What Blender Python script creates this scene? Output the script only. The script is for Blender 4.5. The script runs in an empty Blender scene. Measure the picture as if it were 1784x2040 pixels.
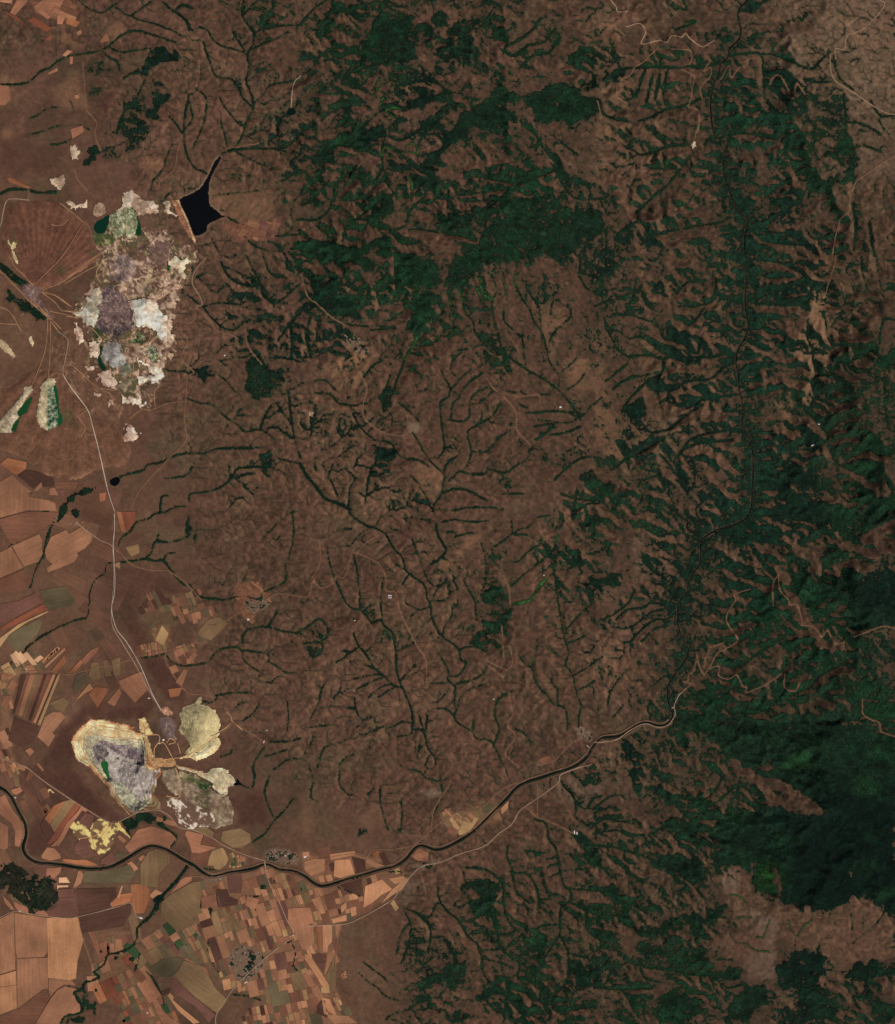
import bpy, bmesh, math, random, heapq
import numpy as np

# ------------------------------------------------------------------ camera, sky, sun, exposure
sc = bpy.context.scene
COL = sc.collection
random.seed(7)
rng = np.random.default_rng(11)
W, H = 1784.0, 2040.0          # the scene is laid out on a 10 m survey grid: 1 cell = 10 m
S = 10.0
ALT = 786000.0                 # the picture is taken from orbit, looking straight down

cam = bpy.data.objects.new('camera', bpy.data.cameras.new('camera'))
COL.objects.link(cam)
cam.location = (0, 0, ALT)
cam.data.sensor_fit = 'VERTICAL'
cam.data.sensor_height = 24.0
cam.data.lens = 24.0 * (ALT - 180.0) / (H * S)
cam.data.clip_start = 1000.0
cam.data.clip_end = 2000000.0
sc.camera = cam

SUN_EL, SUN_AZ = math.radians(50), math.radians(140)
world = bpy.data.worlds.new('World')
sc.world = world
world.use_nodes = True
wn = world.node_tree.nodes
wl = world.node_tree.links
bg = wn['Background']
sky = wn.new('ShaderNodeTexSky')
sky.sky_type = 'NISHITA'
sky.sun_disc = False
sky.sun_elevation = SUN_EL
sky.sun_rotation = SUN_AZ
wl.new(sky.outputs[0], bg.inputs[0])
bg.inputs[1].default_value = 0.05

sun = bpy.data.objects.new('sun', bpy.data.lights.new('sun', 'SUN'))
COL.objects.link(sun)
sun.data.energy = 3.9
sun.data.angle = math.radians(0.5)
sun.data.color = (1.0, 0.95, 0.88)
sun.rotation_euler = (math.pi / 2 - SUN_EL, 0, math.pi - SUN_AZ)

sc.view_settings.view_transform = 'Standard'
sc.view_settings.look = 'None'
sc.view_settings.gamma = 1.0
sc.view_settings.use_curve_mapping = False
sc.view_settings.exposure = -0.45
ILLUM = 0.70      # what a flat white surface reads after exposure

# ------------------------------------------------------------------ helpers
def lin(c):
    c = np.asarray(c, float) / 255.0
    return np.where(c <= 0.04045, c / 12.92, ((c + 0.055) / 1.055) ** 2.4)

def alb(c, k=1.0):
    """surface colour that a survey camera reads as c in full sun"""
    return np.clip(lin(c) / ILLUM * k, 0.004, 0.88)

def wx(px): return (np.asarray(px) - W / 2) * S
def wy(py): return (H / 2 - np.asarray(py)) * S

MG, G = 40, 2
NX, NY = int((W + 2 * MG) / G) + 1, int((H + 2 * MG) / G) + 1
gx = -MG + G * np.arange(NX, dtype=float)
gy = -MG + G * np.arange(NY, dtype=float)
GX, GY = np.meshgrid(gx, gy)

def bilin(A, px, py, x0=-MG, y0=-MG, g=G):
    px, py = np.asarray(px, float), np.asarray(py, float)
    u = np.clip((px - x0) / g, 0, A.shape[1] - 1.001)
    v = np.clip((py - y0) / g, 0, A.shape[0] - 1.001)
    i, j = u.astype(int), v.astype(int)
    fu, fv = u - i, v - j
    return (A[j, i] * (1 - fu) * (1 - fv) + A[j, i + 1] * fu * (1 - fv) + A[j + 1, i] * (1 - fu) * fv + A[j + 1, i + 1] * fu * fv)

def vnoise(ny, nx, cell, r=rng):
    """smooth noise in -1..1, cells of `cell` samples"""
    a = r.uniform(-1, 1, (int(ny / cell) + 3, int(nx / cell) + 3))
    def up(a, n):
        t = np.arange(n) / cell
        i = t.astype(int)
        f = t - i
        f = f * f * (3 - 2 * f)
        return a[i] * (1 - f)[:, None] + a[i + 1] * f[:, None]
    return up(up(a, ny).T, nx).T

def fbm(ny, nx, cell, octs=4, gain=0.5, r=rng):
    o, amp, tot = np.zeros((ny, nx)), 1.0, 0.0
    for _ in range(octs):
        o += amp * vnoise(ny, nx, cell, r)
        tot += amp
        amp *= gain
        cell = max(1.3, cell / 2)
    return o / tot * 1.6

def blur(A, n=1):
    for _ in range(n):
        B = A.copy()
        B[1:-1] = (A[:-2] + 2 * A[1:-1] + A[2:]) / 4
        A = B.copy()
        A[:, 1:-1] = (B[:, :-2] + 2 * B[:, 1:-1] + B[:, 2:]) / 4
    return A

def smooth(a, b, x):
    t = np.clip((x - a) / (b - a), 0, 1)
    return t * t * (3 - 2 * t)

def catmull(P, step=4.0, jit=0.0, closed=False):
    P = [np.array(p, float) for p in P]
    if closed:
        P = [P[-1]] + P + [P[0], P[1]]
    else:
        P = [2 * P[0] - P[1]] + P + [2 * P[-1] - P[-2]]
    out = []
    for i in range(1, len(P) - 2):
        a, b, c, d = P[i - 1:i + 3]
        n = max(1, int(np.linalg.norm(c - b) / step))
        for k in range(n):
            t = k / n
            q = 0.5 * ((2 * b) + (c - a) * t + (2 * a - 5 * b + 4 * c - d) * t * t + (3 * b - a - 3 * c + d) * t ** 3)
            if jit and 0 < k:
                q = q + rng.normal(0, jit, 2)
            out.append(q)
    if not closed:
        out.append(P[-2])
    return np.array(out)

def in_poly(pts, px, py):
    inside = np.zeros(px.shape, bool)
    n = len(pts)
    for i in range(n):
        x1, y1 = pts[i]
        x2, y2 = pts[(i + 1) % n]
        if y1 == y2:
            continue
        c = ((y1 > py) != (y2 > py)) & (px < (x2 - x1) * (py - y1) / (y2 - y1) + x1)
        inside ^= c
    return inside

def window(pts, pad=0):
    pts = np.asarray(pts)
    i0 = max(0, int((pts[:, 0].min() - pad + MG) / G)); i1 = min(NX, int((pts[:, 0].max() + pad + MG) / G) + 2)
    j0 = max(0, int((pts[:, 1].min() - pad + MG) / G)); j1 = min(NY, int((pts[:, 1].max() + pad + MG) / G) + 2)
    return slice(j0, j1), slice(i0, i1)

def fill(F, pts, val, mode='max'):
    w = window(pts)
    m = in_poly(pts, GX[w], GY[w])
    if mode == 'max':
        F[w] = np.where(m, np.maximum(F[w], val), F[w])
    else:
        F[w] = np.where(m, val, F[w])

def stroke(F, pts, w, amp=1.0):
    """adds a ridge of value amp that falls to 0 at distance 1.6 w"""
    for a, b in zip(pts[:-1], pts[1:]):
        win = window([a, b], 2 * w + 3)
        px, py = GX[win], GY[win]
        d = b - a
        L = max(1e-6, d @ d)
        t = np.clip(((px - a[0]) * d[0] + (py - a[1]) * d[1]) / L, 0, 1)
        r = np.hypot(px - a[0] - t * d[0], py - a[1] - t * d[1])
        F[win] = np.maximum(F[win], amp * np.clip(1.5 - r / max(w, 0.1), 0, 1))

# ------------------------------------------------------------------ survey sheets: origin and scale of each traced map sheet
SHEET = {'Z': (0, 0, 1), '11': (0, 0, 2.9733), '12': (600, 0, 2.9733), '13': (1184, 0, 2.9733), '21': (0, 510, 2.9733), '22': (600, 510, 2.9733), '23': (1184, 510, 2.9733),
         '31': (0, 1020, 2.9733), '32': (600, 1020, 2.9733), '33': (1184, 1020, 2.9733), '41': (0, 1530, 2.9733), '42': (600, 1530, 2.9733), '43': (1184, 1530, 2.9733),
         'A': (130, 1380, 4.9556), 'B': (130, 370, 5.9467), 'C': (130, 580, 5.9467), 'D': (0, 370, 7.0348), 'E': (0, 660, 5.9467), 'F': (0, 1520, 5.9467), 'G': (0, 1780, 5.9467),
         'H': (280, 1640, 5.9467), 'I': (280, 1840, 8.1091), 'J': (480, 1690, 7.4333), 'K': (480, 1850, 7.4333), 'L': (0, 900, 7.2875), 'M': (0, 1160, 5.3667)}

def pts_of(sheet, s):
    x0, y0, k = SHEET[sheet]
    return np.array([[x0 + float(a) / k, y0 + float(b) / k] for a, b in (q.split(',') for q in s.split())])

def parse(text):
    """lines: sheet kind value | points ; points ; ..."""
    out = []
    for ln in text.strip().splitlines():
        ln = ln.strip()
        if not ln:
            continue
        head, body = ln.split('|', 1)
        h = head.split()
        for seg in body.split(';'):
            if seg.strip():
                out.append((h[0], h[1], float(h[2]) if len(h) > 2 else 1.0, pts_of(h[0], seg)))
    return out

# v: wooded stream (half width), g: bare gully, f: dense wood, t: open wood (density), c: clearing, n: bright green gully
TRACE = parse('''
11 v 1.4 | 470,0 510,40 560,65 610,75 650,50 700,15 720,0 ; 780,90 840,50 890,10 ; 770,90 820,115 900,135 970,160 1030,185 1080,215 ; 680,40 715,60 740,85 775,95
11 v 2.6 | 970,15 1020,60 1070,90 1110,130 1125,175 ; 1050,50 1090,30 1140,50
11 v 1.6 | 0,500 110,500 180,480 240,425 300,400 340,365 400,335 450,325 530,315 590,300 650,270 700,225 760,190 830,185 900,205 980,230 1040,250 ; 650,280 690,300 740,310 800,300 870,290 ; 610,310 650,340 700,375 710,420 ; 860,470 820,560 790,630 740,660 700,760
11 f | 860,340 880,300 950,275 1010,275 1060,320 1070,350 1000,380 930,390 870,420 780,450 720,475 700,465 740,440 820,400 ; 880,560 940,540 990,560 985,610 940,660 920,720 870,730 850,690 890,640
11 t .45 | 500,380 590,350 700,400 720,450 600,430 500,420 ; 740,610 850,480 950,470 990,560 980,620 900,760 830,880 740,900 750,820 690,790 720,680 ; 530,510 600,500 630,560 520,600
11 v 1.5 | 1440,0 1440,90 1470,150 1505,200 1500,260 1470,320 1475,400 1460,480 1480,530 1500,600 1500,650 1460,720 1440,790 1410,850 1360,890 1310,920 1260,1000 1235,1060
11 v 1.4 | 1180,160 1230,180 1260,230 1310,270 1380,290 1440,310 1470,325 ; 1140,240 1200,240 1215,290 1240,350 1265,430 1300,460 1370,470 1415,520 1440,580 1500,640 ; 1380,190 1410,240 1450,300 ; 1500,200 1560,170 1640,160 1710,150 1784,150 ; 1500,290 1580,250 1640,230 1710,190 ; 1440,90 1480,50 1530,0
11 v 1.2 | 1784,480 1690,490 1600,510 1560,560 1510,610 ; 1620,0 1620,40 1600,100 1560,150 ; 1300,570 1330,630 1370,680 1400,720 1440,745 ; 1160,530 1210,560 1225,610 1210,720 1170,820 1140,890 ; 1310,710 1330,790 1350,880 ; 1784,600 1720,660 1670,700 1640,750 1645,800 1600,830 1590,850
11 v 1.5 | 1120,560 1110,620 1095,700 1090,780 1095,850 1115,930 1150,990 1210,1020 1235,1040 ; 1000,690 1040,730 1080,790 ; 1340,900 1420,885 1500,880 1600,880 1700,870 1784,790
11 v .9 | 1120,590 1140,700 1100,760 ; 1400,900 1450,930 1520,960 1580,990 ; 1260,1160 1340,1150 1430,1140 1530,1130 ; 1340,1280 1390,1310 1450,1335 1510,1345 1570,1380 1650,1400 1740,1390 ; 1784,1150 1740,1200 1725,1280 1740,1330 1700,1390 ; 1010,790 1020,850 990,930 960,1010 910,1070 895,1130 ; 1250,1400 1290,1480 1310,1516 ; 1440,1390 1500,1450 1600,1490
11 t .4 | 1640,1130 1700,950 1784,800 1784,1050 1700,1100 ; 600,880 700,870 740,910 680,970 600,980
11 v 2.4 | 0,1150 60,1125 150,1120 220,1140 330,1140
11 v 1.0 | 160,800 250,780 330,750 420,740 480,740 530,770 ; 300,860 370,850 430,820 ; 180,700 230,680 290,640 370,635 ; 690,790 730,700 740,580 ; 1000,1150 980,1175 ; 420,600 440,660
11 f | 520,900 540,870 600,880 600,910 540,960 500,990 480,980
12 f | 330,300 400,220 440,130 470,20 500,60 560,140 620,110 640,60 660,130 740,120 830,60 870,100 830,170 770,240 690,290 660,360 640,400 560,395 470,400 430,425 330,400 ; 850,200 940,120 1060,90 1040,160 1010,200 1040,260 1060,310 1030,380 970,370 930,330 820,300 870,230 ; 150,90 190,20 240,0 290,10 250,70 190,120 170,200 130,200
12 t .40 | 400,0 1100,0 1060,200 990,340 930,360 830,360 750,300 640,200 460,150 380,100 ; 180,180 260,90 390,90 380,200 300,290 310,400 250,400 180,330
12 v 2.2 | 0,140 70,60 120,20 ; 1200,300 1260,330 1350,270 1440,250 1510,170 ; 1210,280 1290,240 1370,180 1420,110 ; 1300,400 1380,330 1470,310 1540,220 ; 540,510 620,500 720,480 800,490 870,540 960,560
12 f | 1560,330 1620,290 1700,300 1760,340 1700,390 1600,390 ; 600,610 680,570 780,550 870,535 940,560 860,590 760,600 720,640 640,660 ; 780,690 840,620 900,590 970,590 960,640 880,680 820,720 740,770 680,800 640,850 630,820 700,760 ; 880,800 940,700 1020,640 1070,600 1130,560 1190,540 1270,560 1290,600 1180,620 1290,680 1270,720 1140,770 1030,760 980,800 930,850 860,900 840,950 820,1060 790,1070 700,1020 690,980 770,930 820,860
12 f | 1270,590 1360,570 1440,520 1540,490 1660,460 1784,440 1784,520 1640,560 1780,600 1784,660 1700,700 1610,730 1500,710 1400,720 1390,660 1340,610 ; 240,760 230,690 250,600 290,560 350,540 340,580 310,640 300,700 250,740 ; 100,850 200,820 300,770 420,750 500,760 500,800 420,850 430,890 340,900 290,860 220,880 200,930 120,1020 90,1030 70,950
12 t .38 | 0,790 80,830 100,1000 90,1040 0,1020 ; 0,1050 120,1100 200,1080 190,1250 100,1300 0,1200 ; 0,560 200,480 240,640 180,700 20,790 ; 560,780 850,780 850,960 760,1000 620,960 ; 920,920 1100,820 1250,820 1380,950 1480,1000 1250,1090 950,1040 ; 1500,900 1784,880 1784,1200 1500,1180
12 n 1.2 | 460,650 480,600 500,560 ; 420,600 450,540 490,490 ; 500,660 540,640 590,650 ; 510,670 560,700 ; 440,510 460,470 ; 600,910 640,900 680,910 ; 620,870 660,850 690,880 690,920 ; 650,1050 660,1130 650,1200 ; 570,1180 600,1160 ; 480,920 500,870 550,900 ; 890,980 910,1020
12 v 2 | 340,770 420,700 500,640 ; 500,800 580,830 660,800 740,760 ; 700,800 800,800 860,860 ; 490,830 480,900 480,1000 430,1080 ; 640,960 700,1010 780,1050
12 v 1.7 | 980,1040 1060,1050 1170,1070 1300,1080 1500,1010 ; 910,1160 1000,1150 1140,1130 1260,1110 1330,1080 ; 940,1190 1060,1190 1180,1170 1280,1110 ; 840,1310 900,1270 990,1250 1080,1240 1200,1160 1310,1090 ; 1380,780 1440,880 1520,980 ; 1300,720 1400,820 1390,900 ; 1450,860 1500,930 ; 1550,850 1640,920 ; 1500,1000 1570,1120 1640,1180 1784,1180
12 f | 850,1280 960,1250 1050,1240 1100,1220 1200,1180 1100,1260 1000,1310 920,1350 850,1320 ; 1130,1240 1190,1200 1260,1190 1330,1180 1440,1150 1500,1190 1560,1140 1600,1240 1500,1240 1440,1260 1350,1270 1260,1280 1200,1250 1130,1260 ; 1000,1500 1060,1400 1120,1320 1250,1280 1400,1240 1500,1280 1570,1220 1700,1230 1784,1250 1784,1380 1700,1420 1620,1480 1580,1516 990,1516
12 f | 0,1420 80,1440 180,1430 250,1480 380,1450 480,1410 530,1380 550,1516 0,1516 ; 430,1260 480,1160 540,1140 550,1270 500,1270 420,1300
12 v 1.8 | 640,1360 720,1360 820,1380 ; 880,1390 960,1400 1040,1430 ; 540,1380 600,1440 680,1440 ; 620,1340 650,1250 700,1200 760,1210 ; 660,1220 740,1250 ; 530,1380 620,1340 ; 0,1300 100,1300 170,1240 190,1180 ; 200,1190 200,1100 250,1060 ; 340,1290 410,1230 480,1180 ; 330,1300 400,1310 350,1370 ; 360,1240 390,1160 480,1070 520,1100 550,1150
13 f | 0,460 150,410 200,430 150,480 100,530 0,530 ; 850,50 920,0 1040,0 1000,40 920,80 860,90 ; 1040,190 1100,150 1200,90 1290,70 1300,90 1190,140 1100,190 1000,220 890,250 880,220 ; 570,200 680,180 800,190 850,230 800,250 640,240 ; 800,290 900,250 940,260 850,310 ; 740,510 830,490 920,510 980,600 950,620 880,560 800,540 730,560 ; 1000,650 1100,680 1170,670 1180,720 1100,720 1000,700 ; 640,830 730,810 780,860 680,880
13 v 2.6 | 250,570 300,420 ; 310,600 350,440 ; 360,590 390,440 ; 410,560 430,430 ; 480,400 420,400 300,400 150,410 ; 540,390 640,400 700,390 750,370 ; 250,720 330,700 400,660 480,640 560,620 640,580 690,540 ; 540,130 600,130 480,180
13 t .62 | 1000,440 1050,380 1150,430 1240,490 1340,530 1480,560 1480,700 1440,760 1380,820 1280,800 1200,720 1100,700 1000,700 1010,560 ; 720,470 900,440 1000,500 990,700 900,790 740,780 700,600
13 v 2 | 1100,330 1200,380 1290,410 1340,360 1400,310 ; 800,330 900,320 980,320 1000,400 1010,600 ; 1000,320 1080,330 1150,360 ; 740,820 850,790 950,800 1100,830 ; 1480,560 1490,700 1490,800 ; 1600,860 1700,900 ; 1540,720 1640,760 1700,800 ; 1780,680 1700,690 1640,600 ; 1690,720 1720,770 ; 1420,330 1430,400 1460,470 1530,530
13 f | 1350,920 1420,860 1480,820 1500,760 1540,870 1560,950 1550,1080 1480,1110 1380,1100 1260,1130 1240,1090 1400,1040 1490,1020 1440,960 ; 100,1400 200,1320 270,1250 280,1310 230,1370 190,1460 130,1440
13 v 2.2 | 280,1450 350,1400 450,1370 520,1360 600,1340 740,1320 800,1290 ; 250,1260 370,1150 450,1080 550,950 ; 280,920 350,900 440,870 560,860 ; 0,640 100,700 200,720 ; 190,760 220,800 ; 340,960 370,890 ; 1530,1200 1550,1350 1540,1480 ; 920,1340 1000,1420 1100,1440 1200,1450 ; 1630,1310 1640,1400 1660,1516
21 v 1.2 | 1110,230 1160,270 1200,300 1240,350 1270,380 1310,420 ; 1210,300 1290,280 1430,290 ; 1000,680 1100,685 ; 1300,710 1350,750 1400,810 ; 1380,600 1460,600 ; 1100,840 1180,870 1250,880 1310,930 1360,970 1420,1010 1450,1040 1540,1030 1600,1060 ; 1540,1030 1570,950 1610,890
21 v 1.6 | 660,1330 740,1300 850,1270 870,1240 960,1220 1020,1190 1100,1170 1200,1170 1260,1150 1320,1140 1500,1140 ; 1120,1450 1130,1410 1200,1400 1290,1380 1370,1320 1410,1260 1520,1250 1600,1250 ; 1430,1300 1500,1290 ; 1440,1360 1500,1410
21 v 1.2 | 980,1320 1100,1300 1140,1250 ; 950,1510 960,1430 1000,1420 ; 1370,1320 1360,1250 ; 1360,1490 1400,1440 1440,1430 ; 980,1516 1040,1490 1110,1480
21 v 3.5 | 380,1480 440,1420 500,1390 580,1370 ; 0,60 60,120 130,170
21 f | 1150,660 1210,650 1270,690 1260,710 1220,700 1210,740 1180,730 ; 1460,130 1540,140 1560,200 1480,180 ; 1460,590 1560,600 1590,650 1680,680 1700,720 1600,800 1550,850 1450,820 1460,720 ; 1480,390 1560,340 1570,370 1500,400
21 f | 30,180 60,240 160,280 230,330 270,400 200,370 120,300 40,250
21 t .55 | 1470,380 1560,330 1620,250 1640,600 1600,830 1480,820 1480,600 ; 1540,1180 1620,1180 1610,1300 1560,1290
21 v 2 | 1460,0 1500,80 1540,150 1560,230 1620,280 ; 1784,330 1720,400 1670,470 1650,500 ; 1720,400 1730,500 1730,600 ; 1640,600 1720,610 1784,630
21 v 1.3 | 1310,30 1340,100 1390,150 ; 1320,60 1420,100 1440,130 ; 1310,420 1380,440 1440,400 1490,380 ; 1400,480 1470,500 ; 1784,30 1760,80 ; 1640,280 1720,220 1784,160 ; 1640,870 1690,950 1730,1000 1750,1100 1784,1200 ; 1710,800 1720,900 1730,980 ; 1660,1030 1730,1080 ; 1650,1200 1784,1230 ; 1560,0 1600,100 1650,130
22 v 1.3 | 930,190 960,260 970,330 1020,390 1030,450 1080,520 1150,580 1210,590 1290,640 1350,680 1420,720 1480,760 1540,810 1590,870 1640,930 ; 1784,840 1720,890 1690,930 1640,960 1580,990 1400,970 ; 1130,110 1160,200 1130,290 1150,400 1170,480 1190,560 ; 1200,330 1210,390 1260,440 1310,490 1320,560 1330,650 ; 1270,170 1310,250 1360,330 1380,390 1420,440 1450,530 1470,620 1530,710
22 v 1 | 1330,150 1360,230 1410,310 1420,430 ; 1600,310 1590,370 1520,430 1470,510 ; 1540,690 1620,620 1640,580 ; 1570,800 1640,750 1680,700 ; 1500,230 1480,350 ; 1680,470 1784,530 ; 1530,710 1530,780
22 v 1.4 | 950,570 900,620 890,680 930,740 880,800 880,830 830,870 830,960 850,1130 810,1200 ; 1000,680 940,730 ; 830,680 860,740 890,790 ; 930,560 990,550 ; 1080,690 1010,740 960,790 930,850 900,880 890,960 ; 1100,780 1040,810 1000,870 1000,950 950,980 870,970 ; 1140,800 1060,870
22 v 1.4 | 1180,870 1130,950 1050,1000 990,1040 1000,1120 1010,1170 980,1250 ; 1010,1160 1100,1160 1160,1090 1240,1030 ; 660,1040 690,1090 730,1160 780,1230 850,1300 840,1360 830,1420 790,1470 780,1516 ; 430,1090 530,1110 570,1170 620,1200 700,1210 760,1250 ; 70,740 150,740 200,790 ; 80,810 170,820 220,870 290,890 310,940 350,1010 400,1060 440,1090
22 v 3 | 0,1240 40,1310 90,1370 150,1440 230,1470 290,1500
22 v 1.2 | 0,1090 60,1060 60,960 ; 90,1270 80,1200 ; 160,1320 190,1230 ; 280,1500 290,1380 330,1310 ; 180,1330 220,1430 ; 380,1460 400,1330 420,1250 ; 700,1370 740,1420 760,1480 780,1500 ; 650,1300 710,1360 ; 640,1440 700,1460 750,1470
22 f | 430,1140 500,1130 550,1170 540,1230 470,1210 430,1190 ; 470,790 530,760 540,860 520,960 480,900 ; 650,360 640,280 710,220 790,220 800,290 780,380 700,440 640,430 ; 850,200 840,180 880,60 920,0 1100,0 1380,0 1380,70 1300,30 1220,70 1180,40 1080,70 1000,140 960,180 900,190 ; 540,0 700,0 830,50 830,180 740,200 640,160 590,100 550,60
22 t .45 | 420,1100 550,1180 500,1300 470,1380 420,1350 ; 1640,60 1784,50 1784,330 1700,200 ; 1380,1140 1650,1120 1600,1250 1460,1300
22 t .3 | 1010,80 1400,80 1380,160 1200,230 1100,230 1030,150
22 v 2 | 850,1400 900,1380 970,1385 1030,1410 1100,1450 ; 560,20 560,130 580,250 ; 50,250 60,340 40,420 30,480 50,560 60,600 ; 690,470 660,530 620,600 600,660 570,730 550,800 530,840
22 v 1.4 | 880,1330 940,1280 1000,1290 1080,1295 1120,1265 1210,1285 1290,1230 ; 850,1300 860,1240 930,1180 ; 900,1510 1000,1490 1100,1490 1200,1500 ; 1190,1410 1320,1410 ; 530,700 510,760 480,840 490,920 ; 580,870 640,920 700,980 ; 370,720 430,650 480,620 ; 80,380 230,400 400,420 ; 0,310 60,280 ; 220,440 220,480 350,500 ; 480,390 550,370 620,310 660,260 ; 410,440 560,430
22 f | 0,20 50,0 350,0 440,30 400,100 370,60 250,70 120,40 ; 20,130 200,130 240,160 220,210 100,230 60,200 ; 60,270 180,240 280,230 340,280 370,340 330,380 200,350 100,330 ; 1470,0 1640,0 1580,50 1560,90 1530,50 ; 1380,1100 1480,1010 1540,1000 1460,1060 ; 1650,1290 1784,1270 1784,1380 1700,1400
22 v 1.8 | 1650,120 1700,200 1784,240 ; 1650,100 1784,140 ; 1700,40 1784,90 ; 1290,880 1340,900 ; 1330,930 1400,930 1500,920 1620,930 ; 1380,1010 1500,1000 1400,1090 ; 1480,1060 1560,1050 1660,1010 ; 1500,1330 1560,1270 1640,1210 1700,1190 1784,1200 ; 1540,1410 1640,1440 1784,1450 ; 1620,1510 1700,1470 1784,1460 ; 1220,800 1270,810 ; 1300,800 1340,830 ; 1350,700 1380,690 ; 1420,820 1470,820
22 n 1.1 | 930,200 960,270 ; 880,250 890,340 ; 1060,130 1080,230 1140,250 ; 1200,120 1220,240 ; 1270,100 1270,180 ; 1040,190 1060,240 ; 690,480 660,540 620,610
23 f | 1680,590 1740,580 1784,600 1784,650 1720,650 1680,620 ; 510,600 600,590 680,600 640,650 540,640 ; 340,760 400,700 440,720 400,780 350,800 ; 180,920 200,850 280,830 310,880 320,950 240,960 ; 0,1400 60,1340 110,1330 140,1360 90,1420 0,1480 ; 80,1470 150,1390 210,1390 260,1410 200,1440 100,1480
23 v 2.2 | 1700,430 1690,520 ; 1784,380 1720,375 1700,430 ; 450,600 540,620 600,600 700,600 780,580 850,600 ; 210,600 280,590 340,590 400,610 450,590 ; 490,220 550,160 620,150 ; 730,230 700,260 640,290 560,300 500,300 ; 900,260 820,270 780,310 ; 650,310 600,380 560,410
23 v 1.4 | 60,370 90,430 150,450 200,490 270,480 340,520 400,570 440,580 ; 100,350 200,350 280,370 350,400 390,440 410,490 450,500 ; 280,220 310,290 370,330 ; 340,390 410,320 ; 0,300 100,260 ; 120,540 200,600
23 v 2.2 | 70,740 150,680 200,640 ; 110,790 200,730 330,700 ; 170,920 200,860 260,800 320,740 400,690 410,620 ; 380,800 480,790 560,740 680,730 770,660 840,630 ; 390,870 450,840 ; 550,900 640,850 720,840 860,820 ; 350,1050 430,1030 500,980 560,930 640,880 ; 500,1180 560,1100 640,1060 740,1040 860,1040 ; 520,1150 620,1110 720,1100 820,1090 ; 100,1270 180,1210 260,1170 360,1110 420,1080 ; 290,1260 390,1290 280,1330 ; 840,1400 900,1370 940,1370
23 f | 960,1260 1100,1260 1180,1220 1250,1280 1350,1350 1400,1390 1370,1390 1270,1370 1180,1350 1110,1420 1040,1380 970,1340 ; 1280,1130 1350,1110 1370,1140 1300,1170 ; 1520,1370 1600,1350 1700,1420 1784,1440 1784,1516 1660,1490 1560,1420
23 v 2 | 1400,1160 1440,1230 1520,1270 1600,1300 1700,1310 ; 1784,1140 1700,1180 1640,1150 ; 1740,1000 1720,850 1720,760 ; 940,20 1060,30 1150,60 1210,90 ; 950,100 1050,130 1140,120 ; 920,270 1060,290 1200,290
23 v 1.1 | 1580,0 1590,100 1620,200 1690,220 ; 1670,0 1680,80 1700,200 ; 1370,360 1380,470 1420,550 ; 1270,370 1260,470 1290,560 1310,700
23 v 2.6 | 1784,590 1700,600 1640,560 1590,600 1540,610 1500,640 1440,620 1420,670 1380,700 1320,710 1290,740 1300,790 1310,830 1290,880 1275,930 1310,970 1380,1050 1370,1100 1290,1130 1240,1110 1190,1150 1150,1210 1090,1245 1010,1255 960,1230 940,1210
23 t .45 | 1380,650 1700,600 1784,650 1784,1160 1400,1160 1300,950 1310,720
31 f | 1120,50 1160,40 1120,140 1100,140 ; 1170,130 1190,150 1160,190 1140,180 ; 1700,720 1730,760 1710,780
31 v 1.3 | 700,200 720,150 770,120 810,60 880,40 920,10 1000,0 ; 1440,500 1450,460 ; 1330,520 1440,500 1540,520 1560,480 1620,450 1680,420 1700,370 1690,320 1720,240 1740,130 1735,0 ; 970,290 990,250 1040,240 ; 860,280 900,240 920,180 1000,180 1090,160 ; 930,180 940,120 ; 1440,790 1440,740 1470,700 1560,680 1620,690 1700,710 1784,720 ; 1590,680 1640,600
31 v 2 | 720,295 640,310 620,370 570,400 540,460 530,540 520,620 450,640 ; 700,300 800,290 860,280 920,290 970,290 1010,340 1050,390 1090,430 1130,440 1160,490 1220,510 1330,520
31 v 1.2 | 450,640 360,680 280,720 190,780 120,850 60,900 0,950 ; 340,0 310,80 280,150 255,250 210,350 180,450
31 g | 1130,380 1150,320 1230,310 ; 1180,290 1250,260 ; 1340,390 1380,320 1410,260 ; 1450,400 1480,300 1510,240 ; 1590,380 1600,300 ; 1180,230 1240,150 1310,80
31 v 1.2 | 1270,840 1320,810 1400,800 1440,830 ; 1270,840 1230,890 1130,910 1080,910 1020,890 980,840 ; 1440,820 1530,830 ; 980,840 900,860 830,860 ; 1440,870 1480,910 1560,960 ; 1580,880 1650,920 1700,955 1760,950 ; 1280,1090 1380,1070 1470,1070 ; 1200,1120 1250,1130 1290,1100 ; 1280,1160 1330,1160 ; 1440,1240 1500,1190 1540,1140 ; 1310,1450 1370,1430 1380,1390 ; 1600,1360 1700,1360 1784,1340 ; 1500,1516 1510,1480 1570,1390 ; 1700,1300 1710,1200 1700,1120 ; 1570,1450 1700,1410 ; 1650,1510 1700,1470 1784,1460
31 t .5 | 1000,620 1060,560 1160,540 1180,590 1060,630
32 v 1.6 | 280,0 330,45 410,90 440,95 500,130 530,180 560,230 600,270 620,340 660,380 720,420 740,460 750,510 770,560 775,620 800,680 840,740 900,780 940,820 ; 940,820 950,880 980,890 970,920 930,970 870,975 875,1000 915,1040 910,1120 920,1170
32 v 1.2 | 830,860 870,930 875,970 ; 1110,900 1080,960 1000,1000 920,1020 ; 780,1015 850,1015 ; 1090,1020 1000,1050 950,1090 920,1180 910,1200 ; 150,190 170,300 200,390 ; 310,250 330,330 345,450 350,580 ; 490,390 480,450 475,520 480,640 ; 565,825 620,800 670,780 ; 590,1000 640,940 680,910
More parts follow.
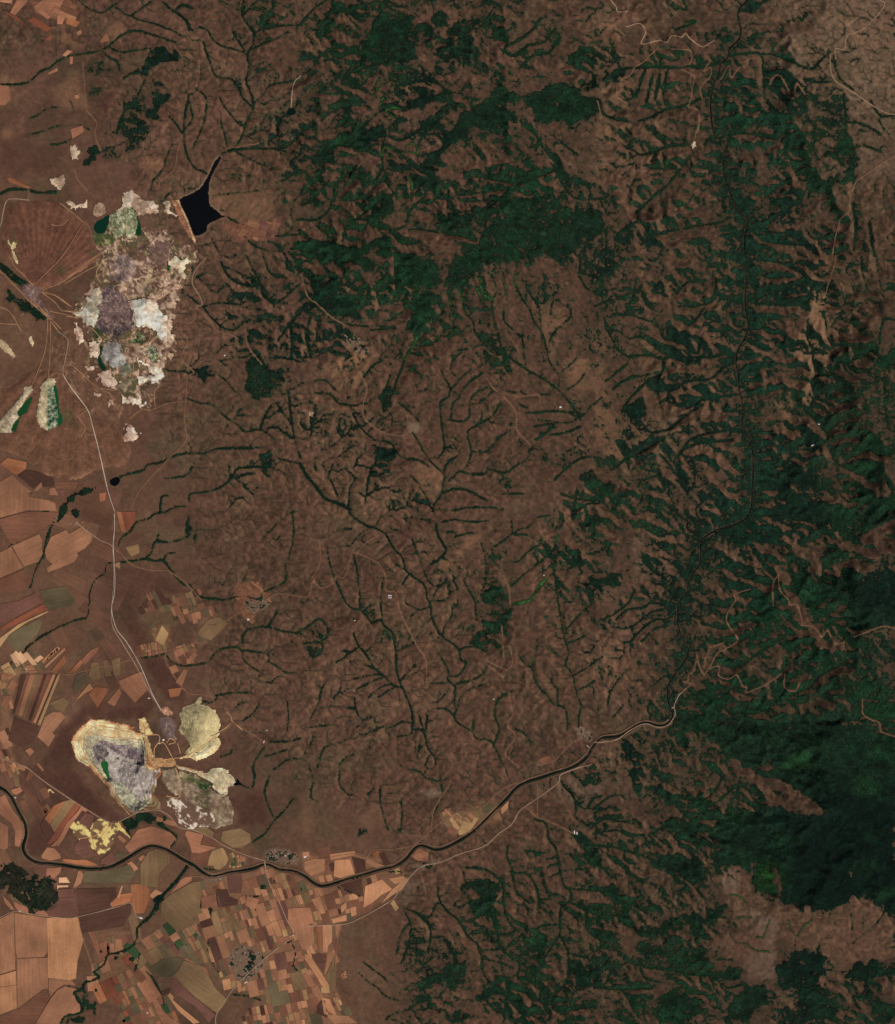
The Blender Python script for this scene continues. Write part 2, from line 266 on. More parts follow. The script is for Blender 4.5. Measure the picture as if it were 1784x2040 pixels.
32 v 1.6 | 200,390 230,460 270,540 310,575 350,580 390,620 420,660 ; 420,660 470,640 500,680 545,720 555,790 565,830 565,920 580,990 610,1060 640,1130 660,1190 665,1250 ; 310,720 340,790 390,850 430,920 490,970 540,1020 600,1045
32 v 1.2 | 340,800 300,830 240,820 ; 330,805 260,860 210,890 ; 490,970 420,965 310,990 ; 430,930 370,900 ; 490,980 410,1010 330,1050 ; 540,1020 470,1040 400,1100 ; 560,1035 500,1070 460,1100
32 v 1.3 | 665,1250 600,1245 540,1275 490,1270 430,1300 370,1320 ; 665,1250 660,1290 710,1290 740,1340 750,1400 790,1450 800,1500 ; 730,1310 700,1200 ; 750,1200 740,1300 ; 660,1300 640,1320 570,1330 ; 280,1160 320,1170 350,1220 380,1230 430,1215 ; 320,1100 320,1160 ; 800,1165 850,1165 900,1200 930,1250 1010,1300 1040,1340 1110,1350 1140,1380 1170,1440 1200,1510 ; 1250,1060 1220,1080 1170,1110 1150,1170 1150,1220 1175,1280 1160,1340 1140,1380 ; 1020,1230 1020,1300
32 v 1.2 | 1290,850 1330,900 1370,930 1380,980 1420,1050 1460,1090 1500,1140 1560,1160 1580,1230 1575,1300 ; 1400,750 1390,850 1370,920 ; 1560,740 1585,830 1570,900 1610,970 1630,1060 1655,1130 1650,1200 1640,1280 ; 1610,970 1700,920 1784,860 ; 1570,700 1640,620 1700,560 ; 1560,740 1540,640 1520,500 1500,330 ; 1630,1060 1700,1030 1740,1000 ; 1580,780 1700,730 ; 1520,1050 1520,1140 ; 1270,1290 1320,1310 1370,1370
32 v 1.3 | 1520,140 1500,220 1440,280 1370,330 1300,390 1250,440 ; 1100,830 1040,800 980,800 940,820 ; 1070,180 1090,260 1095,330 1090,430 1070,470 ; 960,400 1000,470 1030,530 1040,640 ; 1150,270 1130,220 1190,180 1250,130 ; 1250,60 1260,130 1330,135 1380,155 ; 1260,130 1300,100 1350,90 1390,40 1470,20 ; 1200,300 1290,290 1340,240 1420,190
32 n 2.6 | 1450,400 1400,460 1360,520 1250,550
32 n 1.2 | 1520,140 1505,190
32 t .62 | 20,700 110,630 160,690 150,740 120,760 90,720 ; 10,780 100,770 130,800 70,850 40,870
32 v 1.4 | 15,700 60,665 110,635 155,680 155,735 125,755 95,700 ; 15,780 60,775 120,775 125,820 70,860 40,800
32 f | 1060,500 1100,460 1160,440 1190,480 1150,530 1080,540 ; 1000,790 1030,720 1120,690 1180,640 1210,560 1250,570 1230,640 1180,680 1120,720 1070,750 1030,800 ; 1620,90 1700,30 1784,10 1784,80 1700,90 ; 1640,420 1700,390 1784,380 1784,470 1700,460
32 t .42 | 1030,740 1200,700 1200,860 1100,870 ; 1030,500 1120,420 1230,440 1250,560 1200,650 1060,690 ; 1590,180 1784,160 1784,350 1700,320
32 v 1.8 | 800,60 810,130 840,190 860,230 820,280 770,310
32 v 1.1 | 840,60 900,45 970,55 1050,60 1110,50 ; 900,150 980,130 1040,120 ; 660,160 690,250 720,330 750,400 790,440 830,430 ; 700,40 760,50 ; 440,85 480,20 ; 410,90 350,130 300,190 ; 300,100 240,100 ; 380,130 360,170 410,200 ; 620,340 560,310 ; 640,370 600,430 ; 770,560 700,580 660,560 620,540 ; 700,575 650,620 ; 775,630 700,690 ; 770,540 800,470 840,430 ; 770,530 860,520 880,480 ; 840,730 850,680 900,610
32 v .8 | 790,700 760,730 ; 820,740 800,760 ; 720,700 690,740 ; 100,1516 120,1440 150,1390 220,1370 290,1340 ; 20,1280 70,1270 100,1270 200,1260 ; 50,1240 80,1180 110,1120 120,1060 150,1000 ; 110,1160 180,1150 ; 230,1500 260,1460 310,1440 ; 480,1440 500,1470 560,1470 600,1510 ; 480,170 430,190 ; 520,190 460,240 ; 540,230 480,270
33 v 2.6 | 540,1040 600,1075 650,1055 700,1090 760,1120 790,1180 860,1190 950,1190 1020,1170 ; 910,20 1040,20 1140,20 ; 690,540 760,560 830,560 ; 640,660 760,690 830,660 ; 660,740 700,770 820,770 950,730 ; 860,920 930,870 1000,820 1080,770 ; 1120,920 1160,830 1220,770 ; 1080,1060 1110,950 1150,890 ; 1270,1050 1320,980 1400,930 1480,900 ; 1590,1100 1590,1000 1620,930 ; 800,1190 940,1250 1060,1260 1190,1240 1360,1240 1520,1230 1650,1250 ; 960,1170 1000,1090
33 f | 560,1080 620,1070 660,1060 740,1110 790,1130 790,1180 700,1160 600,1110 ; 1180,0 1500,0 1640,0 1784,20 1640,150 1570,170 1480,170 1440,130 1350,110 1290,60 1200,60 ; 700,120 780,90 880,70 960,40 1060,80 1120,130 1060,200 960,170 860,240 830,170 ; 1080,230 1180,230 1270,300 1300,340 1250,360 1180,330 ; 1250,350 1400,380 1580,380 1784,330 1784,700 1700,690 1500,700 1490,560 1380,540 1310,640 1250,560 1190,470 1110,420 ; 940,460 1050,480 1120,520 1130,600 1100,640 1000,650 960,600 900,560 ; 0,390 100,370 200,370 180,400 60,440 0,450
33 v 1.7 | 50,640 140,590 200,540 240,470 ; 130,640 200,580 290,570 340,540 460,560 ; 110,680 170,690 240,670 330,600 400,580 ; 210,780 280,700 360,640 420,640 480,600 ; 280,770 350,700 430,670
33 v .9 | 80,1160 90,1090 140,1000 200,930 ; 110,1220 180,1140
33 f | 490,1200 620,1190 700,1160 800,1200 950,1230 1050,1250 1190,1230 1260,1210 1390,1240 1500,1250 1600,1260 1700,1300 1784,1340 1784,1516 1500,1516 1100,1500 1020,1440 960,1516 880,1516 780,1400 700,1330 600,1300 500,1260
33 t .5 | 1020,1190 1400,780 1784,780 1784,1220 1100,1240 ; 160,1300 600,1280 800,1450 700,1516 100,1516 ; 640,400 860,260 1080,240 1100,360 940,450 700,520
33 c | 1640,90 1784,40 1784,130 1700,150 1600,170 ; 1270,280 1350,180 1390,150 1390,200 1320,300 ; 1400,340 1450,270 1530,260 1600,340 1500,360 ; 1130,420 1200,520 1300,610 1310,680 1230,670 1150,540
43 f | 1040,0 1784,0 1784,860 1740,820 1600,740 1500,780 1440,850 1280,830 1130,820 1110,780 1060,760 990,760 930,720 940,650 890,600 840,600 720,570 700,430 690,380 760,290 830,250 960,250 1100,250 1220,280 1380,300 1400,270 1310,190 1200,120 1080,80 1040,50
43 c | 920,60 1010,50 1200,130 1310,200 1380,270 1350,300 1250,270 1150,240 1110,170 1040,100 ; 1690,190 1710,180 1715,210 1690,215 ; 930,520 945,560 930,700 900,660 ; 1060,590 1110,650 1110,770 1080,740 ; 1510,580 1540,600 1550,650 1520,640 ; 1670,540 1690,560 1680,590
43 f | 320,100 400,90 440,150 520,160 640,160 690,210 740,230 720,330 640,250 560,200 420,190 ; 250,150 210,0 290,0 270,100 300,250 390,280 380,300 300,280 ; 400,290 520,300 620,330 640,380 690,430 700,490 620,470 560,450 500,400 420,380 ; 330,540 440,510 560,530 640,570 640,680 580,690 500,640 420,600 390,620 ; 50,700 100,680 160,720 190,770 210,880 240,950 190,940 150,860 130,790 70,740 ; 230,940 400,930 440,900 560,860 650,860 690,830 800,800 740,900 640,930 700,1000 600,1040 540,980 420,970 300,1000 240,980 ; 240,1030 300,1020 380,1060 460,1100 440,1120 360,1110 270,1110 ; 620,1060 700,1120 720,1170 620,1180 540,1120
43 v 2 | 0,460 120,470 230,500 330,540 ; 0,560 60,600 100,650 ; 270,1130 300,1180 420,1190 560,1220 700,1230 ; 260,1130 300,1240 400,1270 ; 0,1190 100,1190 200,1150 ; 0,1300 150,1310 350,1300 ; 60,1290 100,1210 ; 700,220 760,180 820,120 ; 780,260 830,180 870,100 ; 640,200 700,150 760,60
43 t .55 | 160,690 400,640 640,700 660,780 400,920 230,940 ; 250,1010 600,990 720,1160 700,1240 400,1250 260,1140 ; 1500,1240 1784,1240 1784,1516 1640,1516 ; 300,0 760,0 840,80 640,160 440,150 ; 0,850 100,830 140,1000 380,1300 360,1516 0,1516
43 c | 760,600 880,600 920,700 1000,780 1300,850 1480,830 1560,770 1784,880 1784,1110 1480,1170 1300,1060 1100,1060 1060,1120 980,1280 860,1180 720,1030 900,960 800,880
43 f | 780,1170 870,1170 850,1260 760,1250 700,1300 640,1420 700,1280 760,1200 ; 820,1360 900,1290 1000,1250 1030,1320 1000,1400 900,1516 790,1516 800,1420 ; 1100,1140 1180,1090 1240,1070 1380,1110 1370,1240 1330,1270 1390,1340 1440,1420 1430,1516 1220,1516 1210,1300 1100,1290 1080,1200 ; 1490,1190 1540,1160 1640,1130 1784,1200 1784,1270 1700,1240 1600,1280 1500,1260 ; 1600,1280 1700,1360 1784,1400 1784,1516 1690,1516 1640,1420 1580,1330 ; 400,1330 560,1310 620,1420 560,1516 400,1516 350,1450
43 v 1.2 | 0,340 60,300 130,310 230,330 ; 0,390 130,370 200,400 300,400 ; 0,240 80,180 150,160 190,190 ; 0,270 100,230
43 n 1.3 | 800,750 860,760 900,800 ; 840,890 900,880 940,890 ; 800,980 840,1030 900,1040 960,1080 1040,1090 ; 1000,1010 1020,950 1040,900 ; 1150,900 1170,970 ; 1200,1000 1240,940 1290,900 ; 960,1000 1000,1000
43 v .9 | 1530,1040 1600,980 1680,910 1720,850 ; 1520,860 1530,960 ; 1590,880 1590,950 ; 1190,1080 1190,1000 ; 1320,1100 1340,1020
42 v 1.4 | 1230,460 1220,520 1250,600 1260,680 1290,750 1340,790 ; 1260,620 1340,630 1380,680 1410,760 1410,830 ; 960,610 980,680 1030,720 ; 600,820 680,860 740,910 770,970 760,1050 750,1100 ; 620,860 650,930 640,1030 600,1150 ; 640,920 590,990 570,1100
42 v 1.8 | 1380,300 1450,330 1470,420 1510,480 1530,560 1540,640 1560,700 1600,740 1590,790 1540,830 1535,920 1530,990 1490,1050 1440,1130 1410,1200 1420,1300 1410,1380 ; 1560,710 1640,720 1784,730 ; 1590,790 1680,840 1784,880 ; 1690,850 1700,960 1784,1030 ; 1540,930 1460,930 1400,950 ; 980,590 1080,600 1140,630 1200,700 1200,800 1230,910 1290,970
42 v 1.5 | 810,690 820,780 870,850 920,890 950,930 990,1000 1040,1040 1070,1120 1075,1200 1110,1270 ; 1130,880 1160,960 1180,1060 1240,1120 1300,1160 ; 1080,1080 1160,1075 ; 1080,1130 1200,1160 1260,1190
42 f | 950,720 1040,640 1150,650 1200,700 1150,760 1140,860 1050,860 990,820 1060,760 ; 740,1200 850,1190 860,1110 940,1090 970,1180 980,1290 920,1330 840,1290 780,1280 720,1290 ; 690,1270 740,1250 740,1350 800,1420 880,1440 980,1440 1060,1470 1050,1500 900,1500 810,1450 740,1390 700,1320 ; 1030,1360 1110,1290 1180,1280 1170,1330 1100,1400 1050,1390 ; 1380,1110 1440,1060 1490,1050 1440,1150 1430,1230 1390,1200 ; 1600,1130 1700,1150 1784,1200 1784,1300 1650,1290 1590,1180 ; 1620,380 1740,440 1784,480 1784,600 1700,540 1640,440
42 t .45 | 600,1000 760,970 1000,980 1080,1100 1060,1260 960,1330 750,1200 620,1200 ; 1300,780 1350,850 1380,1000 1330,1060 1290,1000 ; 1400,780 1784,780 1784,1516 1400,1516
42 v 1.8 | 1210,1240 1220,1350 1200,1500 ; 1220,1350 1300,1450 ; 1210,1260 1130,1290 ; 1210,1260 1280,1220 1300,1180 ; 1230,1300 1330,1330 ; 1580,1100 1590,1180 1560,1290 1500,1340 1470,1400 ; 1590,1100 1700,1130 1784,1200 ; 1540,1000 1590,1100 ; 1550,100 1600,150 1640,210 1680,240 1784,240 ; 1700,230 1740,180 1784,165 ; 1740,270 1760,330 ; 200,700 280,730 350,760 ; 480,610 600,620
42 v 1.1 | 340,1210 390,1260 450,1300 500,1350 580,1380 ; 370,1150 450,1210 500,1250 ; 500,1500 540,1460 650,1430 ; 50,0 70,70 60,170 100,200 ; 230,0 230,100 280,160 ; 470,100 470,200 500,320 520,370 ; 590,200 600,270 590,380 ; 350,400 350,360 ; 640,10 700,20 740,60 830,80 870,50 ; 820,0 830,90 840,160 810,230 770,300 ; 430,120 400,160 ; 1530,560 1460,590 ; 1540,620 1470,650 ; 1530,530 1450,540
42 f | 720,580 790,570 800,600 740,615 ; 340,420 355,360 370,370 355,430
41 v 2.6 | 1120,570 1080,630 1020,700 960,760 920,830 880,890 820,940 815,1000 780,1060 720,1090 640,1110 620,1160 560,1210 ; 560,1210 590,1240 540,1265 500,1275 490,1310 440,1330 470,1380 490,1430 470,1450 390,1470 360,1516 ; 930,330 1000,370 1045,410 1010,470
41 v 4 | 0,110 50,140 90,200 150,330 160,380 130,460 150,510
41 f | 910,850 930,760 980,750 990,780 940,830 930,870 ; 720,330 860,260 960,270 1000,310 930,330 870,320 800,370 760,400 ; 1180,585 1260,595 1290,600 1250,620 1200,615
41 f | 0,610 40,560 150,600 260,640 330,660 330,800 260,840 200,860 100,800 40,740 0,700
41 v 2 | 870,1210 910,1250 940,1310 970,1370 975,1410 ; 830,1100 810,1190 ; 1720,1010 1750,1090 1740,1170 1760,1200
41 v 1 | 1180,680 1200,760 1190,860 1230,950 1240,1090 ; 1250,1130 1280,1190 1330,1240 1370,1290 ; 1370,1340 1500,1360 1600,1400
41 f | 1470,1120 1520,1140 1530,1180 1480,1200 1450,1170 ; 480,1330 510,1330 500,1400 ; 490,1370 580,1390 560,1430 510,1420 ; 400,1480 500,1470 500,1516 390,1516
41 v 1.5 | 1500,0 1510,60 1490,120 1430,100 ; 1600,40 1570,140 1590,220 1620,290 ; 1740,180 1680,260 1620,320 1570,390 1500,440 ; 1620,10 1640,0
D v 3 | 0,1090 120,1180 250,1290 370,1370 ; 130,1480 200,1600 330,1700 480,1780 620,1860
''')
# tree-covered patches that stand alone and can be pointed at: label, sheet, outline
WOODS = [
 ('dark green kite-shaped wood north-west of the star-shaped reservoir, beside the pale ridge', '11', '860,340 880,300 950,275 1010,275 1060,320 1070,350 1000,380 930,390 870,420 780,450 720,475 700,465 740,440 820,400'),
 ('small dark wood on the ridge just south of the kite-shaped wood', '11', '880,560 940,540 990,560 985,610 940,660 920,720 870,730 850,690 890,640'),
 ('small dark green wood beside the little white quarry near the left edge', '11', '520,900 540,870 600,880 600,910 540,960 500,990 480,980'),
 ('blocky dark wood east of the northern mine, standing across the bare brown slopes', '21', '1460,590 1560,600 1590,650 1680,680 1700,720 1600,800 1550,850 1450,820 1460,720'),
 ('small round dark wood in the bare hills at the centre, beside a wooded stream', '22', '430,1140 500,1130 550,1170 540,1230 470,1210 430,1190'),
 ('dark hook-shaped wood beside the winding mine-side road east of the northern mine', '21', '1150,660 1210,650 1270,690 1260,710 1220,700 1210,740 1180,730'),
 ('horseshoe-shaped dark wood on the bare hill south of the river and its roadside hamlet', '42', '950,720 1040,640 1150,650 1200,700 1150,760 1140,860 1050,860 990,820 1060,760'),
 ('upper of two black scrub patches on the brown hill north of the southern mine', '32', '20,700 110,630 160,690 150,740 120,760 90,720'),
 ('lower of two black scrub patches on the brown hill north of the southern mine', '32', '10,780 100,770 130,800 70,850 40,870'),
 ('crescent-shaped dark wood rimming a bare hill near the bottom edge', '42', '690,1270 740,1250 740,1350 800,1420 880,1440 980,1440 1060,1470 1050,1500 900,1500 810,1450 740,1390 700,1320'),
 ('dark swampy wood filling the old river loop at the lower left edge', '41', '0,610 40,560 150,600 260,640 330,660 330,800 260,840 200,860 100,800 40,740 0,700'),
 ('narrow diagonal wood with dense dark trees above the central bare valley', '32', '1000,790 1030,720 1120,690 1180,640 1210,560 1250,570 1230,640 1180,680 1120,720 1070,750 1030,800'),
 ('dark wood between the southern mine and the striped pink meadow loop', '41', '720,330 860,260 960,270 1000,310 930,330 870,320 800,370 760,400'),
]
DENS = [[int(c) for c in r] for r in '''
001123355542121111
001113344444334431
002002344433334552
010002344554455563
000012344666556642
000124444433456522
000024443433345522
000023222222455434
000012222223455444
000121121222455555
000111112223436665
000001111224455555
000111111222345667
000001111111134555
000001111111256667
000001111113456678
000001110013446788
000000011233455578
000000012343454334
000000024454553343
000000012455535455
'''.split()]
RIVER = [('13', '910,-60 910,0 860,50 850,100 865,150 870,210 845,250 800,290 795,340 750,380 740,440 710,490 700,540 690,600 695,700 710,790 760,830 785,870 765,930 765,1010 790,1100 820,1180 850,1250 895,1280 910,1340 890,1400 893,1500'),
         ('23', '905,50 900,150 895,250 900,330 915,400 905,460 880,510 850,560 840,630 855,700 860,800 880,870 880,930 875,990 920,1080 940,1160 940,1300 935,1440 930,1500'),
         ('33', '910,35 840,70 760,95 700,120 640,160 630,200 632,290 590,360 560,410 550,470 510,520 495,570 500,680 520,740 560,810 545,870 500,930 450,1000 435,1060 440,1130 465,1180 460,1230 420,1265 370,1265 310,1245 260,1260 200,1300 140,1330 60,1335 10,1345'),
         ('42', '1700,-60 1600,0 1500,30 1410,60 1330,85 1270,120 1230,170 1180,220 1120,280 1060,340 990,400 920,440 850,475 790,485 740,465 700,455 660,490 620,540 560,580 480,600 380,630 270,660 180,690 110,700 60,670 10,628'),
         ('41', '1740,605 1660,605 1600,575 1570,568 1520,590 1450,605 1370,615 1300,635 1240,640 1190,610 1150,575 1080,540 1000,490 950,470 900,460 840,480 760,530 700,565 640,590 560,597 460,590 380,575 300,565 220,560 160,525 135,470 155,400 150,330 110,260 80,190 40,140 0,115 -70,80')]

ROADS = parse('''
11 rw 1.3 | -60,1400 0,1340 15,1280 30,1210 50,1180 110,1178 170,1185
11 rt .8 | 170,1120 170,1180 ; 560,780 570,720 510,640 500,500 490,370 ; 600,890 575,840 560,780 ; 1080,800 1050,900 1030,1000 950,1070 940,1110 ; 1350,880 1450,860 1530,850 ; 985,1250 990,1330 930,1400 860,1470 ; 440,1000 460,1060 520,1130
11 rw 1 | 1784,450 1740,500 1725,640
13 rw 1 | 100,-60 100,0 130,40 140,70 200,65 ; 190,160 270,140 305,190 280,260 380,240 430,250 460,210 520,220 540,195 570,230 640,275 710,240
13 rt .9 | 380,280 300,360 240,400 210,450 160,470 200,490 140,500 135,570 190,610 ; 520,410 590,450 590,480 570,600 555,630 610,650 620,740 600,800 580,860 ; 460,290 570,300 570,370 540,385 ; 1784,920 1700,970 1600,1040 1550,1080 1510,1180 1510,1250 1460,1300 1430,1400 1410,1516
13 rt .6 | 690,360 650,420 690,400 690,450 630,520 640,580 ; 750,470 800,390 810,460 860,400 ; 880,370 930,345 985,350 985,430 ; 1040,500 1060,460 1100,450 1140,510 1160,560 ; 1190,550 1200,495 1250,560 ; 20,600 45,700
13 rw .8 | 1400,320 1400,400 1430,480 1540,550 1640,620 1720,665 1784,680 1860,690 ; 1690,0 1720,30 1650,120 1580,180 1500,210 1480,290 1430,290 1430,350
23 rt .7 | 1430,0 1420,60 1390,160 1370,230
33 rt .9 | 610,850 620,900 650,960 680,930 740,915 740,970 800,990 845,965 880,1030 905,1040 900,1070 1000,1030 1110,960 ; 610,850 590,940 560,965 555,1000 530,1005 570,1020 545,1045 ; 680,930 730,840 780,810 830,780 850,750 790,660 790,600 840,520 830,490 930,455 ; 1090,370 1100,460 1150,520 1160,550 1200,550 1230,640 1230,670 1300,680 1350,740 1380,700 1400,730 1430,780 1480,770 ; 1090,370 1060,430 1060,560
33 rw 1 | 545,1045 500,1090 475,1150 480,1200 440,1260 380,1275 300,1255 220,1290 140,1345 80,1360 0,1365
33 rt .6 | 690,800 770,775 ; 1540,740 1700,680 1784,690 ; 1590,1110 1590,1190 1640,1230 1690,1250 1700,1300 1784,1330 ; 1130,960 1130,1040 1190,1060 1220,1010 ; 650,920 660,870 680,820
42 rw 1 | 1720,-20 1640,0 1540,40 1520,90 1400,180 1300,250 1250,330 1170,390 1090,460 940,510 820,560 720,580 650,640 580,720 540,780 370,880 280,920 200,930 100,935 0,940
42 rt .8 | 1330,230 1400,290 1480,320 1620,390 ; 1400,100 1400,280 ; 680,450 770,370 840,310 930,260 1060,240 1200,120 1330,75 ; 680,455 560,480 430,485 380,530 300,510 100,540 ; 700,600 740,740 ; 240,930 210,1040 200,1300 210,1400 ; 770,370 780,280 800,220 880,100 ; 1200,0 1220,70
41 rw 1 | -60,-80 0,-60 60,-40 160,0 250,70 380,160 520,250 640,320 700,320 800,270 860,255 940,250 1010,290 1060,350 1150,370 1250,410 1330,460 1440,510 1570,550 ; 1570,550 1572,585 1600,690 1640,760 1700,900 1740,990 1640,1070 1500,1190 1400,1290 1330,1380 1280,1470 1285,1560 ; -60,910 0,885 90,850 200,870 380,890 470,880 690,825 775,800 800,870 830,890
41 rt .8 | 450,700 465,880 490,1000 550,1190 ; 85,860 100,1300 ; 1250,700 1240,660 1200,645 1140,640 ; 0,1300 110,1285 ; 0,1490 250,1330 ; 1290,760 1320,850
31 rw .9 | 450,60 540,130 600,170 650,190 670,210
31 rt .8 | 670,210 720,250 780,310 880,340 1000,345 ; 0,950 100,900 130,940 280,940 420,960 560,920 650,910 780,870 ; 780,860 960,820 1060,810 1150,770 1200,680 1300,660 1480,560 1540,540 1640,485 1784,500 ; 980,820 990,900 1100,1060 1200,1080 1260,1100 1270,1150 1330,1160 1370,1220 1350,1280 1250,1330 ; 1370,1240 1550,1350 ; 1000,350 1100,420 1190,520
32 rt .8 | 0,505 50,490 70,410 120,450 190,420 210,380 260,380 300,250 330,240 400,170 460,140 ; 330,240 450,300 500,380 500,460 560,480 590,600 660,740 690,800 740,880 740,1040 ; 1100,880 1210,930 1250,900 1240,800 ; 1190,670 1200,860 ; 1230,1070 1250,1200 1220,1260 1270,1330 1210,1430 1290,1510 ; 1400,1500 1500,1470 1600,1370 1660,1340 ; 60,400 110,300 110,180 ; 1240,550 1230,450 1200,380 ; 1110,910 1200,980
22 rt .8 | 0,110 40,240 90,280 180,360 260,410 ; 330,620 330,660 370,730 390,790 370,870 370,950 430,1010 520,1055 600,1060 650,1030 ; 1100,720 1160,800 1300,830 1400,820 1420,870 ; 1200,830 1270,920 1280,1030 1360,1120 ; 230,660 330,580 390,540
21 rw .9 | 1220,10 1160,80 1140,160 1190,250 1195,290 1160,295
21 rt .8 | 1160,295 1150,380 1070,400 1080,460 1110,500 1070,600 1100,640 1150,690 1110,720 1100,850 1090,960 1100,1090 1000,1200 840,1370 780,1480 ; 1160,300 1240,380 1290,440 1380,470 1410,490 ; 1450,400 1470,530 1550,640 ; 1100,860 1000,870 900,910
B rt .9 | 1530,680 1510,710 1540,780 1660,870 1580,940 1550,1060 1500,1110 ; 1530,680 1640,690 ; 0,270 160,390 280,480 340,680 470,760
D ro .9 | -30,1180 60,1240 120,1310 250,1440 440,1640 660,1830 ; 150,1000 210,1130 350,1270 470,1400 ; 500,1370 800,1070 960,860 1170,530 ; 600,1460 880,1340 1150,1150 1470,900 ; 540,1480 780,1540 1000,1690 ; 840,240 1000,360 1170,510
E rw 1.1 | 690,0 800,90 800,200 770,350 750,510 860,680 1040,930 1100,1130 1180,1440 1270,1843
E ro .9 | 560,0 540,200 470,420 370,660 ; 600,0 590,300 575,540 ; 750,510 680,490 600,520 ; 800,350 900,440 1000,530 1100,620 1220,700 1300,740 1350,860 ; 920,1000 1010,1140 960,1240 ; 920,1000 1030,940 ; 1540,1030 1640,950 1700,920 1784,940
31 rw .9 | 680,-10 678,100 670,200 675,400 660,600 670,680 740,800 800,900 880,1050 960,1180
31 rb .8 | 684,0 686,200 680,420 664,560 ; 760,790 830,920 905,1080 950,1180
''')

# ------------------------------------------------------------------ terrain: relief grown by stream erosion from the surveyed valleys
RELIEF = [[int(c) for c in r] for r in '''
222223445555456665
112223455555556666
112223455555567777
001223455555567777
000122345555567777
000122345544556777
000122334443456777
000112333333456777
000112233333456777
000012233333456777
000012233333445778
000012233333445778
000011233333445778
000011222333344678
000001222333344678
000000122222333567
000000011111223567
000000000011233567
000000000112334556
000000000112334555
000000000112334555
'''.split()]

for r_ in range(21):
    for c_ in range(3, 17):
        if not (r_ >= 16 and c_ < 8) and not (r_ >= 12 and c_ < 4) and RELIEF[r_][c_] < 4:
            RELIEF[r_][c_] += 1
    for c_ in range(11, 18):
        RELIEF[r_][c_] = min(6, RELIEF[r_][c_])
    if r_ < 4:
        RELIEF[r_][17] = 3; RELIEF[r_][16] = min(RELIEF[r_][16], 4)
    if r_ >= 16:
        for c_ in range(8, 13):
            RELIEF[r_][c_] = max(3, RELIEF[r_][c_])
    if r_ >= 14:
        for c_ in range(13, 18):
            RELIEF[r_][c_] = min(5, RELIEF[r_][c_])
def grid_map(A, px, py):
    return bilin(np.asarray(A, float), px, py, 50, 50, 100)

CG = 4
cnx, cny = (NX - 1) // 2 + 1, (NY - 1) // 2 + 1
cx = -MG + CG * np.arange(cnx, dtype=float)
cy = -MG + CG * np.arange(cny, dtype=float)
CX, CY = np.meshgrid(cx, cy)
rel = grid_map(RELIEF, CX, CY)
rel = np.clip(0.012 + 0.052 * rel ** 1.42, 0.012, 0.80)   # slope of first-order hillsides

stream = np.zeros((cny, cnx))
for sh, kd, w, P in TRACE:
    if kd in 'vgn':
        q = catmull(P, 3.0)
        i = np.clip(((q[:, 0] + MG) / CG + .5).astype(int), 0, cnx - 1)
        j = np.clip(((q[:, 1] + MG) / CG + .5).astype(int), 0, cny - 1)
        stream[j, i] = np.maximum(stream[j, i], {'v': 1.0, 'g': .6, 'n': .8}[kd] * min(1, .55 + w * .25))
river_pts = []
for sh, s in RIVER:
    river_pts.append(catmull(pts_of(sh, s), 4.0, 0.25))
river_line = np.concatenate(river_pts)
seeds = {}
nr = len(river_line)
for k, (a, b) in enumerate(river_line):
    i, j = int((a + MG) / CG + .5), int((b + MG) / CG + .5)
    if 0 <= i < cnx and 0 <= j < cny:
        seeds[j * cnx + i] = 12.0 + 120.0 * (1 - k / nr) ** 1.2
fixed = dict(seeds)
for j in range(cny):                       # the plain drains out at the west edge
    if 380 < cy[j] < 1500:
        seeds.setdefault(j * cnx, 24.0)
for i in range(0, cnx):
    if cx[i] < 640:
        seeds.setdefault((cny - 1) * cnx + i, 18.0)

# spread upward from the outlets; surveyed valleys rise gently, open ground steeply
cost = rel * (0.55 + 0.9 * rng.random((cny, cnx)))
cost = np.where(stream > 0, cost * (0.16 - 0.1 * stream), cost).ravel().tolist()
hgt = [1e9] * (cnx * cny)
heap = []
for k, v in seeds.items():
    hgt[k] = v
    heap.append((v, k))
heapq.heapify(heap)
NB = [(-1, 0, 40.0), (1, 0, 40.0), (0, -1, 40.0), (0, 1, 40.0), (-1, -1, 56.6), (1, -1, 56.6), (-1, 1, 56.6), (1, 1, 56.6)]
while heap:
    v, k = heapq.heappop(heap)
    if v > hgt[k]:
        continue
    i, j = k % cnx, k // cnx
    for di, dj, L in NB:
        a, b = i + di, j + dj
        if 0 <= a < cnx and 0 <= b < cny:
            q = b * cnx + a
            nv = v + cost[q] * L * 0.30 + 0.01
            if nv < hgt[q]:
                hgt[q] = nv
                heapq.heappush(heap, (nv, q))
Hc = np.array(hgt).reshape(cny, cnx)

def receivers(Z, d0):
    ny, nx = Z.shape
    P = np.pad(Z, 1, constant_values=1e9)
    best = np.zeros(Z.shape)
    ri = np.arange(ny * nx).reshape(ny, nx)
    dist = np.full(Z.shape, d0)
    idx = ri.copy()
    for di, dj, L in NB:
        L = L / 40.0 * d0
        N = P[1 + dj:1 + dj + ny, 1 + di:1 + di + nx]
        sl = (Z - N) / L
        m = sl > best
        best = np.where(m, sl, best)
        ri = np.where(m, idx + dj * nx + di, ri)
        dist = np.where(m, L, dist)
    return ri.ravel(), dist.ravel()

